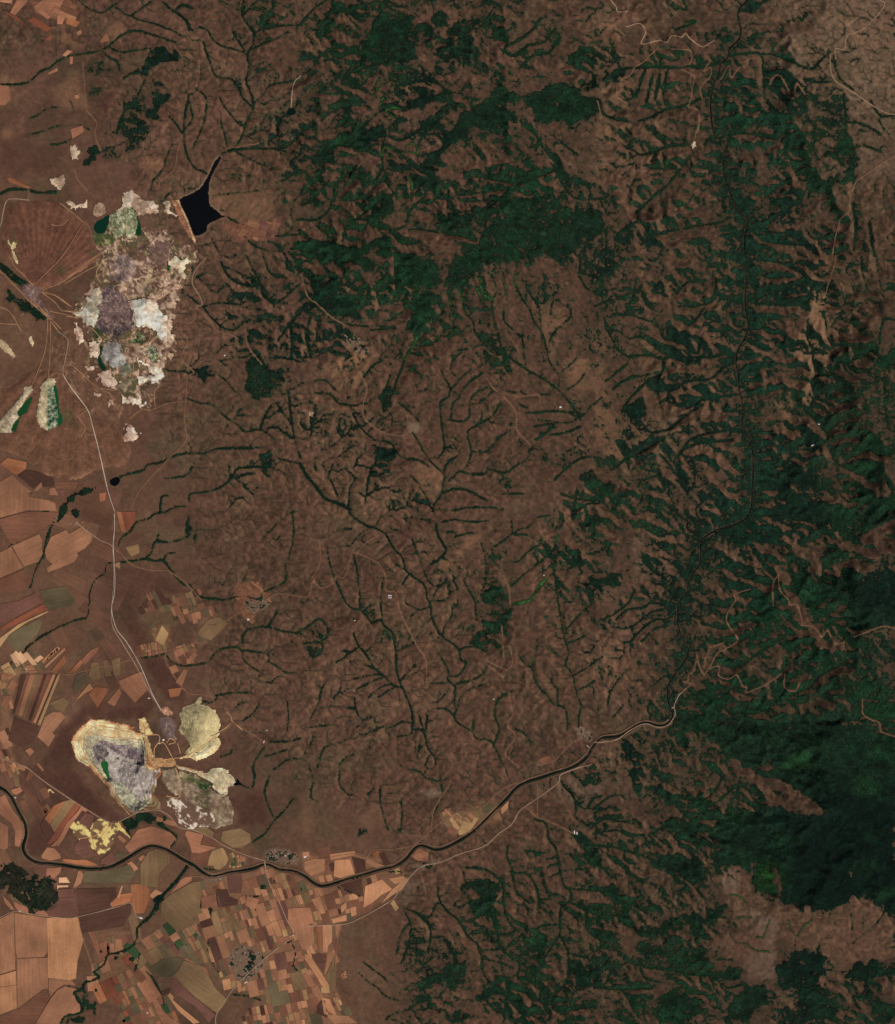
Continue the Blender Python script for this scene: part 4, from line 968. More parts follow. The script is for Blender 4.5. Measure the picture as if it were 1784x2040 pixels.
def mottle(c1, c2, c3=None, k=1.6, off=0.0, lines=0.0, per=60.0, cl=(226, 206, 176), veins=.45, vc=(196, 166, 134), reg=0):
    def f(d, x, y):
        a = at(NA, x, y); b = at(NB_, x, y); c = at(NC, x, y)
        o = blend(c1, c2, .5 + k * .5 * (a + .4 * c) + off)
        if c3 is not None:
            o = blend(o, c3, smooth(.05, .5, b + .4 * a))
        if lines:
            s = np.sin(((.45 * d + 150 * b + 60 * a + 14 * c) if not reg else (reg * d + 34 * b + 16 * a + 5 * c)) * 2 * math.pi / per)
            o = blend(o, cl, lines * smooth(.55, .95, s))
            o = o * (1 - .28 * lines * smooth(.5, .95, -s))[..., None]
        if veins:
            v = np.minimum(np.abs(at(NV, x, y)), np.abs(at(NV2, x, y) + .1))
            o = blend(o, vc, veins * smooth(.055, .015, v))
        return o * (1 + .12 * c)[..., None]
    return f

def terrace(step, hgt, top, rough=4.0, sign=1):
    def f(d, x, y):
        q = d / step
        fl = np.floor(q); fr = q - fl
        return sign * np.minimum((fl + smooth(.0, .35, fr)) * hgt * 1.6, top * 1.6) + rough * at(NC, x, y) * np.clip(d / 60, 0, 1)
    return f

def water(name, P, colour, z, rough=.12, label=None, lift=1.5, parent=None, rag=1.2, shore=None):
    P = catmull(np.asarray(P), 3.0, .3, closed=True)
    bm = bmesh.new()
    vs = [bm.verts.new((float(wx(p[0])), float(wy(p[1])), 0)) for p in P]
    f = bm.faces.new(vs)
    bmesh.ops.triangulate(bm, faces=[f])
    bm.verts.index_update()
    V = np.array([v.co[:] for v in bm.verts]); F = np.array([[v.index for v in f.verts] for f in bm.faces]); bm.free()
    A, B, C = F.T
    ar = (V[B, 0] - V[A, 0]) * (V[C, 1] - V[A, 1]) - (V[C, 0] - V[A, 0]) * (V[B, 1] - V[A, 1])
    F = np.where((ar < 0)[:, None], F[:, ::-1], F)
    w = window(P, 6)
    m = in_poly(P, GX[w], GY[w])
    zw = np.percentile(ZT[w][m], 30) if z is None else z
    Z[w] = np.where(m, np.minimum(Z[w], zw - 8), Z[w]); ZT[w] = np.where(m, zw, ZT[w]); block[w] = np.where(m, 2, block[w]); soil[w] = np.where(m[..., None], (60, 52, 40), soil[w])
    # banks come down to the water
    m2 = blur(m.astype(float), 3)
    Z[w] = np.where(~m & (m2 > .02), np.clip(Z[w], zw - 1, zw + 14), Z[w]); ZT[w] = np.where(~m & (m2 > .02), Z[w], ZT[w])
    if shore is not None:
        soil[w] = soil[w] + (np.array(shore, float) - soil[w]) * (np.clip(m2 * 2.2, 0, 1) * ~m)[..., None]
    V[:, 2] = zw
    return mesh_obj(name, V, F, None, water_mat(name + '_surface', colour, rough), parent, kind='structure')

# --- reservoir and its earth dam
water('reservoir', pts_of('11', '1062,1190 1130,1150 1190,1110 1238,1030 1270,960 1300,925 1315,930 1262,1030 1240,1100 1242,1205 1275,1240 1312,1272 1335,1280 1290,1300 1232,1330 1220,1372 1152,1392 1112,1295'), (5, 11, 14), None, .15, shore=(124, 98, 76))
dam = thing('earth_dam', 'long straight earth dam with pale crest road, west of the star-shaped reservoir', 'dam')
patch('dam_face', pts_of('11', '1012,1178 1052,1178 1102,1295 1158,1440 1118,1400 1060,1300'), lambda d, x, y: 4 + .18 * d, mottle((126, 84, 62), (142, 96, 70), k=.8), dam, rag=.5)
patch('dam_crest', pts_of('11', '1044,1180 1058,1180 1110,1295 1160,1432 1150,1440 1098,1300'), lambda d, x, y: 14 + 0 * d, mottle((150, 118, 88), (176, 142, 106), k=.8), dam, rag=0.2)

# --- dark mine-country ground under the pits (red-brown waste)
def fan(apex, c1, c2, c3, freq, sheet):
    ap = pts_of(sheet, apex)[0]
    def col(d, x, y):
        th = np.arctan2(y - ap[1], x - ap[0]); r = np.hypot(x - ap[0], y - ap[1])
        s = np.sin(th * freq + 1.2 * at(NB_, x, y)) * .6 + np.sin(th * freq * 2.7 + 2 * at(NB_, y, x)) * .4
        o = blend(c1, c2, .5 + .35 * s + .4 * at(NA, x, y))
        rim = smooth(90, 20, d) * smooth(-.2, .5, at(NB_, x, y))
        o = blend(o, c3, rim * .6)
        v = np.abs(at(NV, x, y)); o = blend(o, c3, smooth(.05, .01, v) * .45)
        o = blend(o, (60, 66, 40), smooth(.5, 1, at(NB_, y, x)) * .45)
        return o * (1 + .08 * at(NC, x, y))[..., None]
    def hgt(d, x, y):
        th = np.arctan2(y - ap[1], x - ap[0])
        return np.minimum(d * .25, 34) + 5 * np.sin(th * freq + 1.2 * at(NB_, x, y)) * np.clip(d / 80, 0, 1) + 2 * at(NC, x, y)
    return hgt, col
h, c = fan('520,1440', (86, 57, 45), (104, 69, 53), (128, 90, 68), 60, 'D')
tipA = thing('overburden_tip', 'huge fan of ribbed red-brown overburden at the left edge, north of the mine junction', 'spoil tip')
patch('ribbed_slope', pts_of('D', '90,250 560,210 800,250 1000,380 1170,520 1330,820 1480,900 1330,1060 880,1350 560,1450 430,1380 300,1240 160,1060 60,960 0,820 40,520'), h, c, tipA, rag=2)
h, c = fan('900,0', (88, 61, 46), (106, 73, 55), (136, 100, 76), 46, 'E')
tipB = thing('overburden_tip', 'broad red-brown ribbed overburden apron south-west of the northern mine, crossed by the pale line road', 'spoil tip')
patch('ribbed_slope', pts_of('E', '0,700 300,500 560,420 760,520 900,760 1040,960 1100,1060 1370,1080 1480,1280 1560,1400 1520,1560 1400,1630 1270,1610 1120,1640 940,1760 700,1740 520,1680 440,1560 290,1500 130,1440 0,1400'), h, c, tipB, rag=2)
h, c = fan('900,-300', (84, 60, 46), (106, 76, 58), (156, 126, 98), 30, 'E')
patch('inner_slope', pts_of('E', '620,0 900,-20 1100,250 1000,560 1350,760 1460,900 1400,1050 1100,1000 900,720 760,480 600,470'), lambda d, x, y: np.minimum(d * .06, 10) + 2 * at(NC, x, y), c, tipB, rag=3)

for q_ in '520,1330,60,90 430,1300,50,80 330,1400,70,70 200,1380,60,80 60,1380,70,60 800,1500,60,60 900,1490,50,70 1060,1510,70,90 1280,1580,60,60 1400,1570,60,70 1510,1420,40,90 400,1540,70,80 560,1545,60,60 150,1330,50,70 1050,1420,60,60 1150,1480,50,60 700,1520,60,50 1350,1480,60,120 1260,1350,50,160'.split():
    a_, b_, r1_, r2_ = map(float, q_.split(','))
    th_ = np.linspace(.1, math.pi - .1, 14)
    x0_, y0_, k_ = SHEET['E']
    LATE.append(('dump_rim', np.stack([x0_ + (a_ + r1_ * np.cos(th_)) / k_, y0_ + (b_ + r2_ * (np.sin(th_) - .6)) / k_], 1), 0.9, (122, 88, 66), tipB))
# --- northern mine
mineN = thing('open_pit_mine', 'northern open-pit mine with white and purple-grey terraces, west of the reservoir', 'mine')
patch('pit_slope', pts_of('Z', '200,470 245,450 300,450 345,470 385,505 385,545 365,580 352,610 345,650 345,700 328,745 310,790 300,822 262,800 232,770 212,740 190,712 176,690 176,650 156,620 150,596 176,580 190,550 196,510'),
      lambda d, x, y: 4 + np.minimum(d * .05, 16) * np.sin(d / 70) + 5 * at(NA, x, y), mottle((94, 70, 56), (162, 134, 112), (82, 70, 50), k=2.3, veins=.8), mineN, rag=9.0)
white = mottle((208, 190, 168), (150, 124, 104), (222, 210, 192), k=1.9, off=-.2, lines=.5, per=50)
patch('bench', pts_of('C', '770,110 880,90 1040,130 1140,230 1210,300 1265,420 1265,560 1200,590 1130,570 1060,450 960,410 850,430 800,350 790,240'), terrace(40, 9, 40, 5), white, mineN, rag=5.2)
patch('bench', pts_of('C', '820,780 960,850 1170,950 1150,1050 1060,1085 980,1040 900,1110 840,1100 860,1030 960,1010 1060,990 950,900'), terrace(36, 8, 26, 5), white, mineN, rag=6.0)
patch('bench', pts_of('C', '860,1190 900,1280 960,1390 860,1380 830,1330 790,1320 720,1310 650,1180 700,1230 780,1270 840,1290'), terrace(36, 7, 20, 4), white, mineN, rag=7.5)
pinkw = mottle((186, 158, 138), (126, 92, 76), (206, 184, 160), k=1.8, lines=.4, per=44)
for s_ in ('270,600 400,630 415,780 330,800 290,700', '370,980 500,940 600,1020 650,1150 560,1150 420,1100', '120,380 190,430 215,560 190,620 150,560', '250,890 350,880 330,960 250,950', '350,1190 430,1190 400,1280 350,1260', '480,1290 560,1300 530,1400 490,1380', '690,1640 780,1560 880,1700 800,1780 690,1740', '960,820 1140,690 1150,760 1050,850 1010,840'):
    patch('bench', pts_of('C', s_), terrace(36, 5, 16, 4), pinkw, mineN, rag=7.5)
patch('coal_slope', pts_of('C', '430,-30 520,-80 600,-20 780,120 800,250 830,380 770,450 700,470 620,560 470,480 380,420 390,250 400,130'), lambda d, x, y: np.maximum(-.3 * np.floor(d / 60) * 60, -90) + 4 * at(NA, x, y), mottle((78, 62, 62), (116, 90, 84), (66, 54, 56), k=1.2, lines=.2, per=70), mineN, rag=4, below=True)
patch('pale_slope', pts_of('C', '400,-40 440,20 430,110 400,200 360,330 350,400 270,400 230,330 150,300 130,230 200,190 270,90 330,0'), terrace(40, 6, 24, 4), mottle((150, 142, 122), (112, 104, 86), (178, 172, 156), k=1.4, lines=.4, per=60), mineN, rag=5.2)
patch('green_pit', pts_of('C', '840,450 900,420 970,410 1040,455 1015,570 920,640 820,620 700,615 790,570 850,540'), lambda d, x, y: np.maximum(-d * .35, -40) + 3 * at(NC, x, y), mottle((38, 56, 32), (70, 76, 48), (84, 60, 46), k=1.6, lines=.3, per=60), mineN, rag=2, below=True)
patch('grey_heap', pts_of('C', '500,590 600,585 655,640 655,700 720,790 700,850 600,900 530,900 520,800 470,860 435,820 440,690'), terrace(44, 9, 34, 3), mottle((138, 134, 126), (160, 158, 150), (106, 96, 90), k=1.4, lines=.45, per=36, cl=(176, 172, 164)), mineN, rag=2.2)
patch('brown_heap', pts_of('C', '890,1100 1000,1065 1080,1100 1060,1250 1000,1380 930,1300 890,1200'), terrace(60, 6, 18, 2), mottle((100, 78, 60), (88, 66, 52), k=.8), mineN, rag=3.0)
patch('brown_heap', pts_of('C', '660,1050 800,1010 850,1080 820,1260 700,1240 640,1130'), terrace(60, 6, 18, 2), mottle((84, 76, 52), (66, 60, 42), (120, 106, 82), k=1.5), mineN, rag=6.0)
patch('green_heap', pts_of('C', '640,880 720,830 780,880 790,950 700,1000 650,960'), terrace(50, 4, 12, 2), mottle((104, 106, 84), (80, 80, 62), (140, 136, 118), k=1.5), mineN, rag=4.5)
patch('green_heap', pts_of('C', '950,690 1060,640 1120,700 1110,810 1040,830 980,760'), terrace(36, 6, 22, 3), mottle((96, 108, 76), (74, 74, 56), (170, 164, 136), k=1.8, lines=.6, per=34), mineN, rag=4.5)
patch('tree_island', pts_of('C', '320,470 380,420 440,450 440,530 390,570 330,550'), lambda d, x, y: 7 + 3 * at(NC, x, y), mottle((30, 46, 28), (66, 64, 44), k=1.4), mineN, rag=4.5)
patch('purple_flat', pts_of('B', '600,830 740,800 850,960 820,1080 650,1150 560,1090 550,900'), lambda d, x, y: 5 + 2 * at(NC, x, y), mottle((118, 96, 88), (146, 126, 114), (92, 74, 72), k=1.4, lines=.25, per=50), mineN, rag=4.5)
patch('purple_flat', pts_of('B', '1010,700 1160,640 1300,700 1260,860 1200,960 1100,900 1040,850'), lambda d, x, y: 4 + 2 * at(NC, x, y), mottle((92, 70, 62), (108, 84, 72), k=1.2), mineN, rag=7.5)
water('pit_lake', pts_of('C', '415,642 440,650 436,720 425,800 450,860 488,915 470,940 428,925 395,850 385,790 405,740'), (14, 44, 26), None)
water('pit_lake', pts_of('B', '1210,890 1232,888 1228,950 1240,1000 1208,1005'), (18, 62, 30), None)
patch('white_cut', pts_of('B', '1236,890 1290,860 1360,880 1440,840 1450,900 1490,880 1470,930 1430,940 1440,1010 1420,1080 1380,1060 1360,990 1250,980'), terrace(36, 4, 14, 3), mottle((176, 152, 126), (104, 76, 68), (210, 190, 160), k=2), mineN, rag=6.0)
patch('white_cut', pts_of('B', '940,1130 960,1050 1000,1040 1020,1100 1180,1050 1060,1120 960,1160 840,1220 850,1190'), lambda d, x, y: 4 + 0 * d, mottle((168, 150, 116), (140, 116, 88), k=1.2), mineN, rag=2.2)
patch('white_cut', pts_of('B', '960,1330 1200,1180 1300,1150 1420,1210 1330,1240 1220,1250 1080,1360'), terrace(36, 4, 12, 2), mottle((150, 118, 96), (112, 84, 68), (178, 150, 124), k=1.6, lines=.4, per=50), mineN, rag=4.5)

lakeN = thing('quarry', 'old quarry with two green ponds around pale grey spoil, north of the northern mine', 'quarry')
patch('quarry_rim', pts_of('B', '560,330 640,290 690,200 700,100 790,60 890,120 950,200 1090,230 1100,290 960,300 920,360 880,350 860,310 790,240 650,290'), terrace(40, 6, 24, 4), mottle((166, 138, 116), (118, 92, 74), (188, 166, 146), k=1.5, lines=.3, per=50), lakeN, rag=6)
patch('quarry_spoil', pts_of('B', '520,350 640,290 730,225 790,235 850,330 865,450 830,560 800,600 730,600 700,560 600,620 540,560 500,480'), terrace(44, 6, 24, 3), mottle((112, 118, 88), (86, 92, 64), (160, 156, 124), k=1.6, lines=.5, per=46), lakeN, rag=2)
patch('green_flat', pts_of('B', '330,520 460,570 560,560 620,660 520,700 380,680 340,600'), lambda d, x, y: 4 + 0 * d, mottle((56, 66, 38), (74, 76, 46), k=1), lakeN, rag=3)
water('pit_lake', pts_of('B', '430,395 520,345 512,420 495,490 462,560 380,560 338,500 370,430'), (8, 42, 28), None)
water('pit_lake', pts_of('B', '792,255 840,300 858,350 872,400 902,520 888,590 842,575 846,500 864,430 846,350'), (12, 52, 28), None)
for lab, sh, s_ in [('small pinkish-white quarry patch west of the quarry with the green ponds', 'B', '320,330 340,230 400,190 480,240 465,340 385,350'),
                    ('small bright white quarry beside the little dark wood near the left edge', '11', '405,870 440,850 460,890 480,900 455,940 420,940'),
                    ('pinkish-white scraped patch south of the small bright white quarry', '11', '295,1050 380,1035 395,1080 365,1120 310,1090'),
                    ('pale curved scrape on the far west spoil ground', 'D', '930,200 1010,240 1050,290 1180,230 1220,190 1190,280 1080,320 1000,300'),
                    ('pale ochre scrape beside the north end of the dam', '11', '975,1195 1010,1180 1020,1215 1000,1250 1040,1270 1040,1285 990,1260 975,1240'),
                    ('tiny yellow-white quarry beside the winding track at the gorge', '13', '565,850 585,840 600,865 580,880'),
                    ('white lens-shaped scrape at the top of the dry hills near the north-east gorge', '13', '360,235 385,230 395,245 370,255'),
                    ('small pale square yard west of the village track in the central hills', '22', '40,925 75,930 72,945 45,942')]:
    patch('quarry', pts_of(sh, s_), terrace(36, 4, 14, 2), mottle((150, 124, 102), (106, 80, 64), (178, 156, 132), k=2.2), None, rag=3.5, label=lab, category='quarry')

# --- finger tips in the west
for lab, s_, pal in [('long grey-tan spoil finger reaching the left edge, with a track along its top', '365,640 395,690 330,760 205,950 225,1010 130,1190 60,1200 -30,1200 -40,1090 120,900 270,740 290,640', ((150, 132, 104), (168, 150, 122), (128, 122, 112))),
                     ('broad pale spoil tongue with a green mottled side, south of the mine junction', '480,640 570,540 600,550 650,560 640,700 665,820 690,1000 685,1120 565,1165 470,1130 425,1000 450,860', ((160, 144, 110), (150, 134, 104), (46, 66, 48))),
                     ('pale tan spoil finger at the left edge, north-west of the mine junction', '-40,60 60,120 180,280 200,270 160,315 60,240 -40,150', ((168, 146, 110), (140, 118, 90), (180, 160, 124)))]:
    t_ = thing('spoil_finger', lab, 'spoil tip')
    P_ = pts_of('E', s_)
    hh = lambda d, x, y: np.minimum(d * .45, 30) + 2 * at(NC, x, y)
    if 'tongue' in lab:
        def cc(d, x, y):
            g_ = smooth(92, 97, x + 2 * at(NA, x, y)) * smooth(760, 785, y)
            o = mottle((158, 142, 108), (176, 160, 126), k=1.2, lines=.35, per=60)(d, x, y)
            return blend(o, mottle((30, 62, 44), (120, 122, 96), k=2.0, off=-.25, lines=.5, per=40)(d, x, y), g_)
    else:
        cc = mottle(pal[0], pal[1], pal[2], k=1.2, lines=.35, per=70)
    patch('crest', P_, hh, cc, t_, rag=1.2)
water('green_pond', pts_of('E', '368,765 385,790 340,900 320,960 250,1010 190,1180 140,1180 130,1165 170,1080 228,1010 200,965 290,850'), (20, 60, 30), None, .3)
water('green_pond', pts_of('E', '640,640 672,660 695,800 705,950 742,1000 738,1080 692,1120 690,1010 668,850 642,720'), (16, 66, 36), None, .3)
for s_ in ('330,90 370,50 400,130 380,165 340,130',):
    patch('quarry', pts_of('E', s_), lambda d, x, y: 4 + 0 * d, mottle((198, 186, 146), (170, 150, 116), k=1.2), None, rag=1.5, label='tiny cream scrape west of the twin mine tracks', category='quarry')
patch('quarry', pts_of('D', '170,780 220,790 205,860 175,880 230,990 245,1090 215,1080 175,960 150,850 95,790 105,755 150,820'), lambda d, x, y: 4 + 0 * d, mottle((190, 176, 128), (150, 132, 96), k=1.2), None, rag=1, label='slender cream-coloured scrape on the west side of the ribbed fan', category='quarry')
patch('coal_yard', pts_of('D', '330,1380 420,1380 560,1440 520,1540 620,1680 760,1850 700,1830 560,1680 420,1600 300,1470'), lambda d, x, y: 5 + 0 * d, mottle((84, 66, 66), (110, 86, 78), k=1.3), None, rag=1.5, label='dark purple-grey coal yard where the mine roads meet near the left edge', category='yard')

# --- southern mine
mineS = thing('open_pit_mine', 'southern open-pit mine shaped like a flower, with yellow rim benches and a lavender-grey pit', 'mine')
yel = mottle((202, 182, 136), (172, 134, 92), (212, 200, 160), k=1.5, lines=.5, per=44, cl=(236, 222, 170), reg=1, veins=.2)
def rim(d, x, y):
    o = yel(d, x, y)
    o = blend(o, (150, 84, 54), smooth(95, 20, d) * smooth(-.6, .5, at(NA, x, y)) * .95)
    o = blend(o, (112, 92, 66), smooth(1525, 1600, y + 12 * at(NB_, x, y)) * .75)
    return o
patch('bench', pts_of('A', '250,255 400,272 540,300 675,330 665,368 620,365 800,412 800,480 830,700 930,735 950,800 900,850 900,920 860,1000 935,1080 935,1145 870,1155 760,1145 700,1195 645,1175 540,1110 450,1010 430,920 330,830 250,745 190,700 100,655 55,480 95,395 170,315'), lambda d, x, y: np.maximum(-.62 * np.floor(d / 60) * 60, -75) + 3 * at(NC, x, y), rim, mineS, rag=1.5, below=True)
patch('bench', pts_of('A', '175,440 300,395 420,430 600,425 770,462 792,560 805,700 760,730 800,900 850,1060 760,1140 700,1170 640,1150 560,1090 480,960 455,900 340,780 230,660 185,560'), lambda d, x, y: np.maximum(-.6 * np.floor(d / 55) * 55, -70) + 3 * at(NC, x, y), mottle((166, 158, 128), (124, 112, 92), (190, 180, 146), k=1.5, lines=.6, per=36, cl=(214, 208, 178), reg=1, veins=0), mineS, rag=1.5, below=True)
patch('pit_floor', pts_of('A', '275,520 345,462 500,500 640,520 765,562 785,700 720,800 700,950 640,1040 560,1000 500,900 450,860 350,740 280,620'), lambda d, x, y: np.maximum(-.5 * np.floor(d / 60) * 60, -55) + 4 * at(NC, x, y), mottle((138, 128, 120), (96, 86, 84), (162, 150, 140), k=1.6, lines=.55, per=46, cl=(172, 162, 148), reg=1, veins=.3, vc=(176, 160, 140)), mineS, rag=2, below=True)
patch('coal_slope', pts_of('A', '275,520 340,505 400,540 440,600 390,670 340,690 300,640'), lambda d, x, y: 0 * d + 2.6 + 3 * at(NC, x, y), mottle((66, 58, 60), (96, 86, 84), k=1.5, lines=.4, per=36, cl=(150, 144, 138)), mineS, rag=2)
patch('coal_slope', pts_of('A', '340,470 500,500 640,520 760,560 775,690 640,650 520,600 430,545 345,510'), lambda d, x, y: 0 * d + 2.6 + 3 * at(NC, x, y), mottle((104, 90, 92), (122, 110, 108), (86, 74, 78), k=1.2, lines=.3, per=50), mineS, rag=2)
patch('lavender_heap', pts_of('A', '560,660 640,690 780,730 860,770 950,740 900,830 905,900 850,920 840,1040 760,1010 770,1080 700,1060 680,990 600,950 590,880 520,860 540,780'), terrace(56, 11, 48, 3), mottle((152, 138, 128), (172, 158, 146), (130, 118, 112), k=1.3, lines=.6, per=44, cl=(186, 174, 160), reg=1, veins=0), mineS, rag=1.5)
patch('ash_bench', pts_of('A', '460,890 540,870 600,930 680,1000 700,1070 770,1090 750,1140 690,1180 640,1150 560,1080 500,1000'), terrace(44, 5, 20, 2), mottle((150, 148, 126), (176, 170, 140), (124, 126, 110), k=1.4, lines=.5, per=40, reg=1, veins=.2), mineS, rag=1.5)
water('pit_lake', pts_of('A', '372,680 410,676 425,700 425,760 445,850 425,858 385,790 352,705'), (28, 78, 34), None, .3)
water('pit_lake', pts_of('A', '505,645 530,640 535,655 510,660'), (28, 72, 34), None, .3)
patch('bench', pts_of('A', '718,252 782,240 800,280 850,375 870,400 800,410 820,470 870,640 960,690 930,715 840,700 800,560 770,400 740,380'), terrace(40, 5, 16, 3), mottle((196, 170, 110), (150, 112, 70), (176, 140, 84), k=1.6, lines=.5, per=40), mineS, rag=1.2)
patch('mine_yard', pts_of('A', '930,260 1000,230 1060,270 1090,320 1080,400 1100,460 1010,450 960,400 930,330'), lambda d, x, y: 4 + 0 * d, mottle((112, 90, 82), (88, 70, 68), (140, 108, 84), k=1.6), mineS, rag=2)
patch('mine_yard', pts_of('A', '940,150 1000,140 1050,190 1050,230 990,215 950,180'), lambda d, x, y: 4 + 0 * d, mottle((150, 104, 80), (170, 128, 100), k=1.6), mineS, rag=2)
patch('haul_ground', pts_of('A', '860,640 1060,650 1100,700 1060,725 940,730 850,710 800,700'), lambda d, x, y: 4 + 0 * d, mottle((160, 118, 74), (140, 100, 66), k=1.2, lines=.4, per=40), mineS, rag=2)
t_ = thing('spoil_tip', 'lobed olive-yellow spoil tip on the north-east side of the southern mine', 'spoil tip')
patch('lobed_slope', pts_of('A', '1115,215 1165,130 1230,120 1285,95 1300,35 1345,30 1345,110 1410,130 1470,165 1520,260 1525,320 1500,370 1525,410 1490,440 1350,560 1230,620 1180,600 1235,520 1180,440 1110,360 1150,270'), terrace(60, 9, 46, 4),
      lambda d, x, y: blend(mottle((134, 120, 90), (162, 148, 112), (104, 92, 68), k=1.5, lines=.55, per=38, cl=(186, 168, 116), reg=1, veins=0)(d, x, y), (206, 186, 134), smooth(390, 425, x + .35 * (y - 1420) + 8 * at(NA, x, y)) * .65), t_, rag=2)
t_ = thing('spoil_tip', 'bright yellow spoil tip with straight haul tracks, east side of the southern mine', 'spoil tip')
patch('bright_slope', pts_of('A', '1180,620 1300,590 1490,440 1515,445 1535,490 1500,560 1440,600 1370,645 1290,668 1230,640 1100,650'), terrace(50, 12, 40, 2), mottle((214, 196, 150), (194, 170, 122), (226, 212, 172), k=1.2, lines=.45, per=48, cl=(168, 122, 74)), t_, rag=1.2)
t_ = thing('spoil_tip', 'long pale spoil finger pointing east from the southern mine to a small black pond', 'spoil tip')
patch('finger_slope', pts_of('A', '1095,712 1110,722 1240,750 1390,790 1440,745 1540,735 1610,760 1600,790 1660,830 1682,880 1650,915 1600,930 1605,960 1590,1000 1540,1003 1450,935 1460,890 1380,840 1240,775 1090,735'), terrace(50, 9, 34, 3), mottle((186, 168, 128), (156, 140, 112), (206, 196, 156), k=1.5, lines=.4, per=54), t_, rag=2)
t_ = thing('spoil_tip', 'dark brown regrown spoil heap with contour rings, south-east side of the southern mine', 'spoil tip')
patch('regrown_slope', pts_of('A', '960,760 1080,740 1130,830 1240,860 1400,930 1500,1000 1600,1010 1665,1150 1640,1290 1560,1330 1450,1330 1300,1240 1200,1120 1180,1040 1060,1000 960,880'), terrace(70, 7, 34, 3), mottle((112, 92, 74), (150, 132, 110), (84, 76, 56), k=2.3, lines=.5, per=60, cl=(130, 104, 76), reg=1, veins=.2, vc=(140, 112, 84)), t_, rag=3)
patch('regrown_slope', pts_of('A', '1130,760 1240,790 1380,860 1440,930 1330,930 1200,860 1110,830'), lambda d, x, y: 4 + 0 * d, mottle((84, 84, 56), (150, 134, 100), (40, 62, 34), k=1.8), t_, rag=4)
t_ = thing('spoil_tip', 'chalk-white streaked spoil ground with ring marks, south of the southern mine', 'spoil tip')
def chalk(d, x, y):
    n = at(NA, x * .9 + y * .5, y * .9 - x * .45) + .6 * at(NC, x, y)
    o = blend((98, 74, 60), (196, 180, 160), smooth(-.12, .28, n + .25 * np.sin(d / 14 + 3 * at(NB_, x, y))))
    ax, ay = pts_of('A', '1075,1100')[0]
    r = np.hypot(x - ax, (y - ay) * 1.5)
    o = blend(o, (214, 198, 178), smooth(1.4, .6, np.abs(r - 13)) * .9)
    return blend(o, (222, 208, 188), smooth(1.6, .8, np.abs(r - 1)))
patch('white_ground', pts_of('A', '1000,1045 1060,1035 1100,1040 1150,985 1175,985 1200,1075 1320,1130 1440,1160 1485,1250 1410,1310 1380,1340 1230,1345 1140,1310 1090,1230 1080,1150 1010,1115'), lambda d, x, y: 4 + np.minimum(d * .05, 8), chalk, t_, rag=2)
t_ = thing('quarry', 'branching bright yellow diggings beside the diagonal road west of the dark loop wood', 'quarry')
patch('diggings', pts_of('F', '860,690 940,680 1060,780 1090,700 1150,660 1300,695 1350,690 1410,700 1420,760 1370,800 1380,830 1310,850 1300,880 1345,890 1355,930 1250,1040 1190,1085 1130,1045 1080,1000 1050,880 950,910 870,830 830,760'), lambda d, x, y: 3 + 3 * at(NA, x, y),
      lambda d, x, y: blend((104, 78, 56), (208, 186, 116), smooth(-.22, .12, at(NA, x, y) + .5 * at(NC, x, y)) * .95), t_, rag=3)
patch('diggings', pts_of('F', '1350,715 1400,700 1440,760 1550,880 1540,890 1420,790'), lambda d, x, y: 4 + 0 * d, mottle((200, 172, 100), (150, 128, 76), k=1), t_, rag=.6)
patch('quarry', pts_of('F', '538,315 590,300 635,345 625,350 580,325 570,350 545,350'), lambda d, x, y: 4 + 0 * d, mottle((200, 176, 124), (150, 120, 84), k=1), None, rag=1, label='tiny yellow scrape with a track, above the pointed orange field', category='quarry')
water('pond', pts_of('A', '1660,900 1690,880 1700,850 1725,885 1784,925 1784,935 1730,912 1670,915'), (5, 12, 14), None)
water('pond', pts_of('21', '655,1325 700,1308 712,1335 685,1362 658,1355'), (5, 10, 14), None)
water('pond', pts_of('11', '1712,640 1735,637 1755,660 1740,680 1700,678'), (9, 24, 20), None)
water('pond', pts_of('21', '572,1355 592,1355 590,1378 572,1375'), (9, 20, 18), None)

VILL = [
 ('Z', '466,1888 488,1880 505,1890 528,1900 530,1925 510,1940 492,1962 474,1950 458,1930 456,1905', 95, 'small pale or tile-roofed house in the big tree-dotted village of the lower farmland', 'houses of the big lower village', 'house'),
 ('Z', '528,1702 545,1690 575,1694 596,1702 592,1722 560,1722 536,1718', 48, 'small house among dark trees in the village on the north river bank', 'houses of the village north of the river', 'house'),
 ('Z', '400,1746 420,1740 445,1742 448,1752 425,1760 408,1756', 16, 'small house in the hamlet strung along the south river bank', 'houses of the south bank hamlet', 'house'),
 ('Z', '488,1198 520,1188 540,1200 535,1212 510,1222 492,1215', 14, 'small house in the pale hamlet where the tracks meet above the fields', 'houses of the hill-foot hamlet', 'house'),
 ('Z', '684,655 700,662 728,682 740,700 715,705 690,690', 16, 'small house in the pale hillside village at the fork of the tracks', 'houses of the pale hillside village', 'house'),
 ('Z', '812,838 832,842 842,852 828,862 815,858', 7, 'small house in the tiny hamlet between two stream heads', 'houses of the stream-head hamlet', 'house'),
 ('Z', '1145,1448 1165,1445 1185,1458 1178,1475 1160,1470 1148,1462', 14, 'small house in the hamlet by the river bridge at the valley mouth', 'houses of the bridge hamlet', 'house'),
 ('Z', '140,1036 152,1034 158,1044 148,1048 138,1044', 8, 'small pale or red-roofed house in the hamlet between the big tan fields', 'houses of the field hamlet', 'house'),
 ('Z', '822,1722 860,1716 880,1712 868,1722 840,1732', 9, 'small house beside the white valley road south of the river', 'houses along the valley road', 'house'),
 ('Z', '835,1575 870,1568 880,1580 860,1590', 9, 'small house in the scattered hamlet north of the river fields', 'houses of the scattered hamlet', 'house'),
]

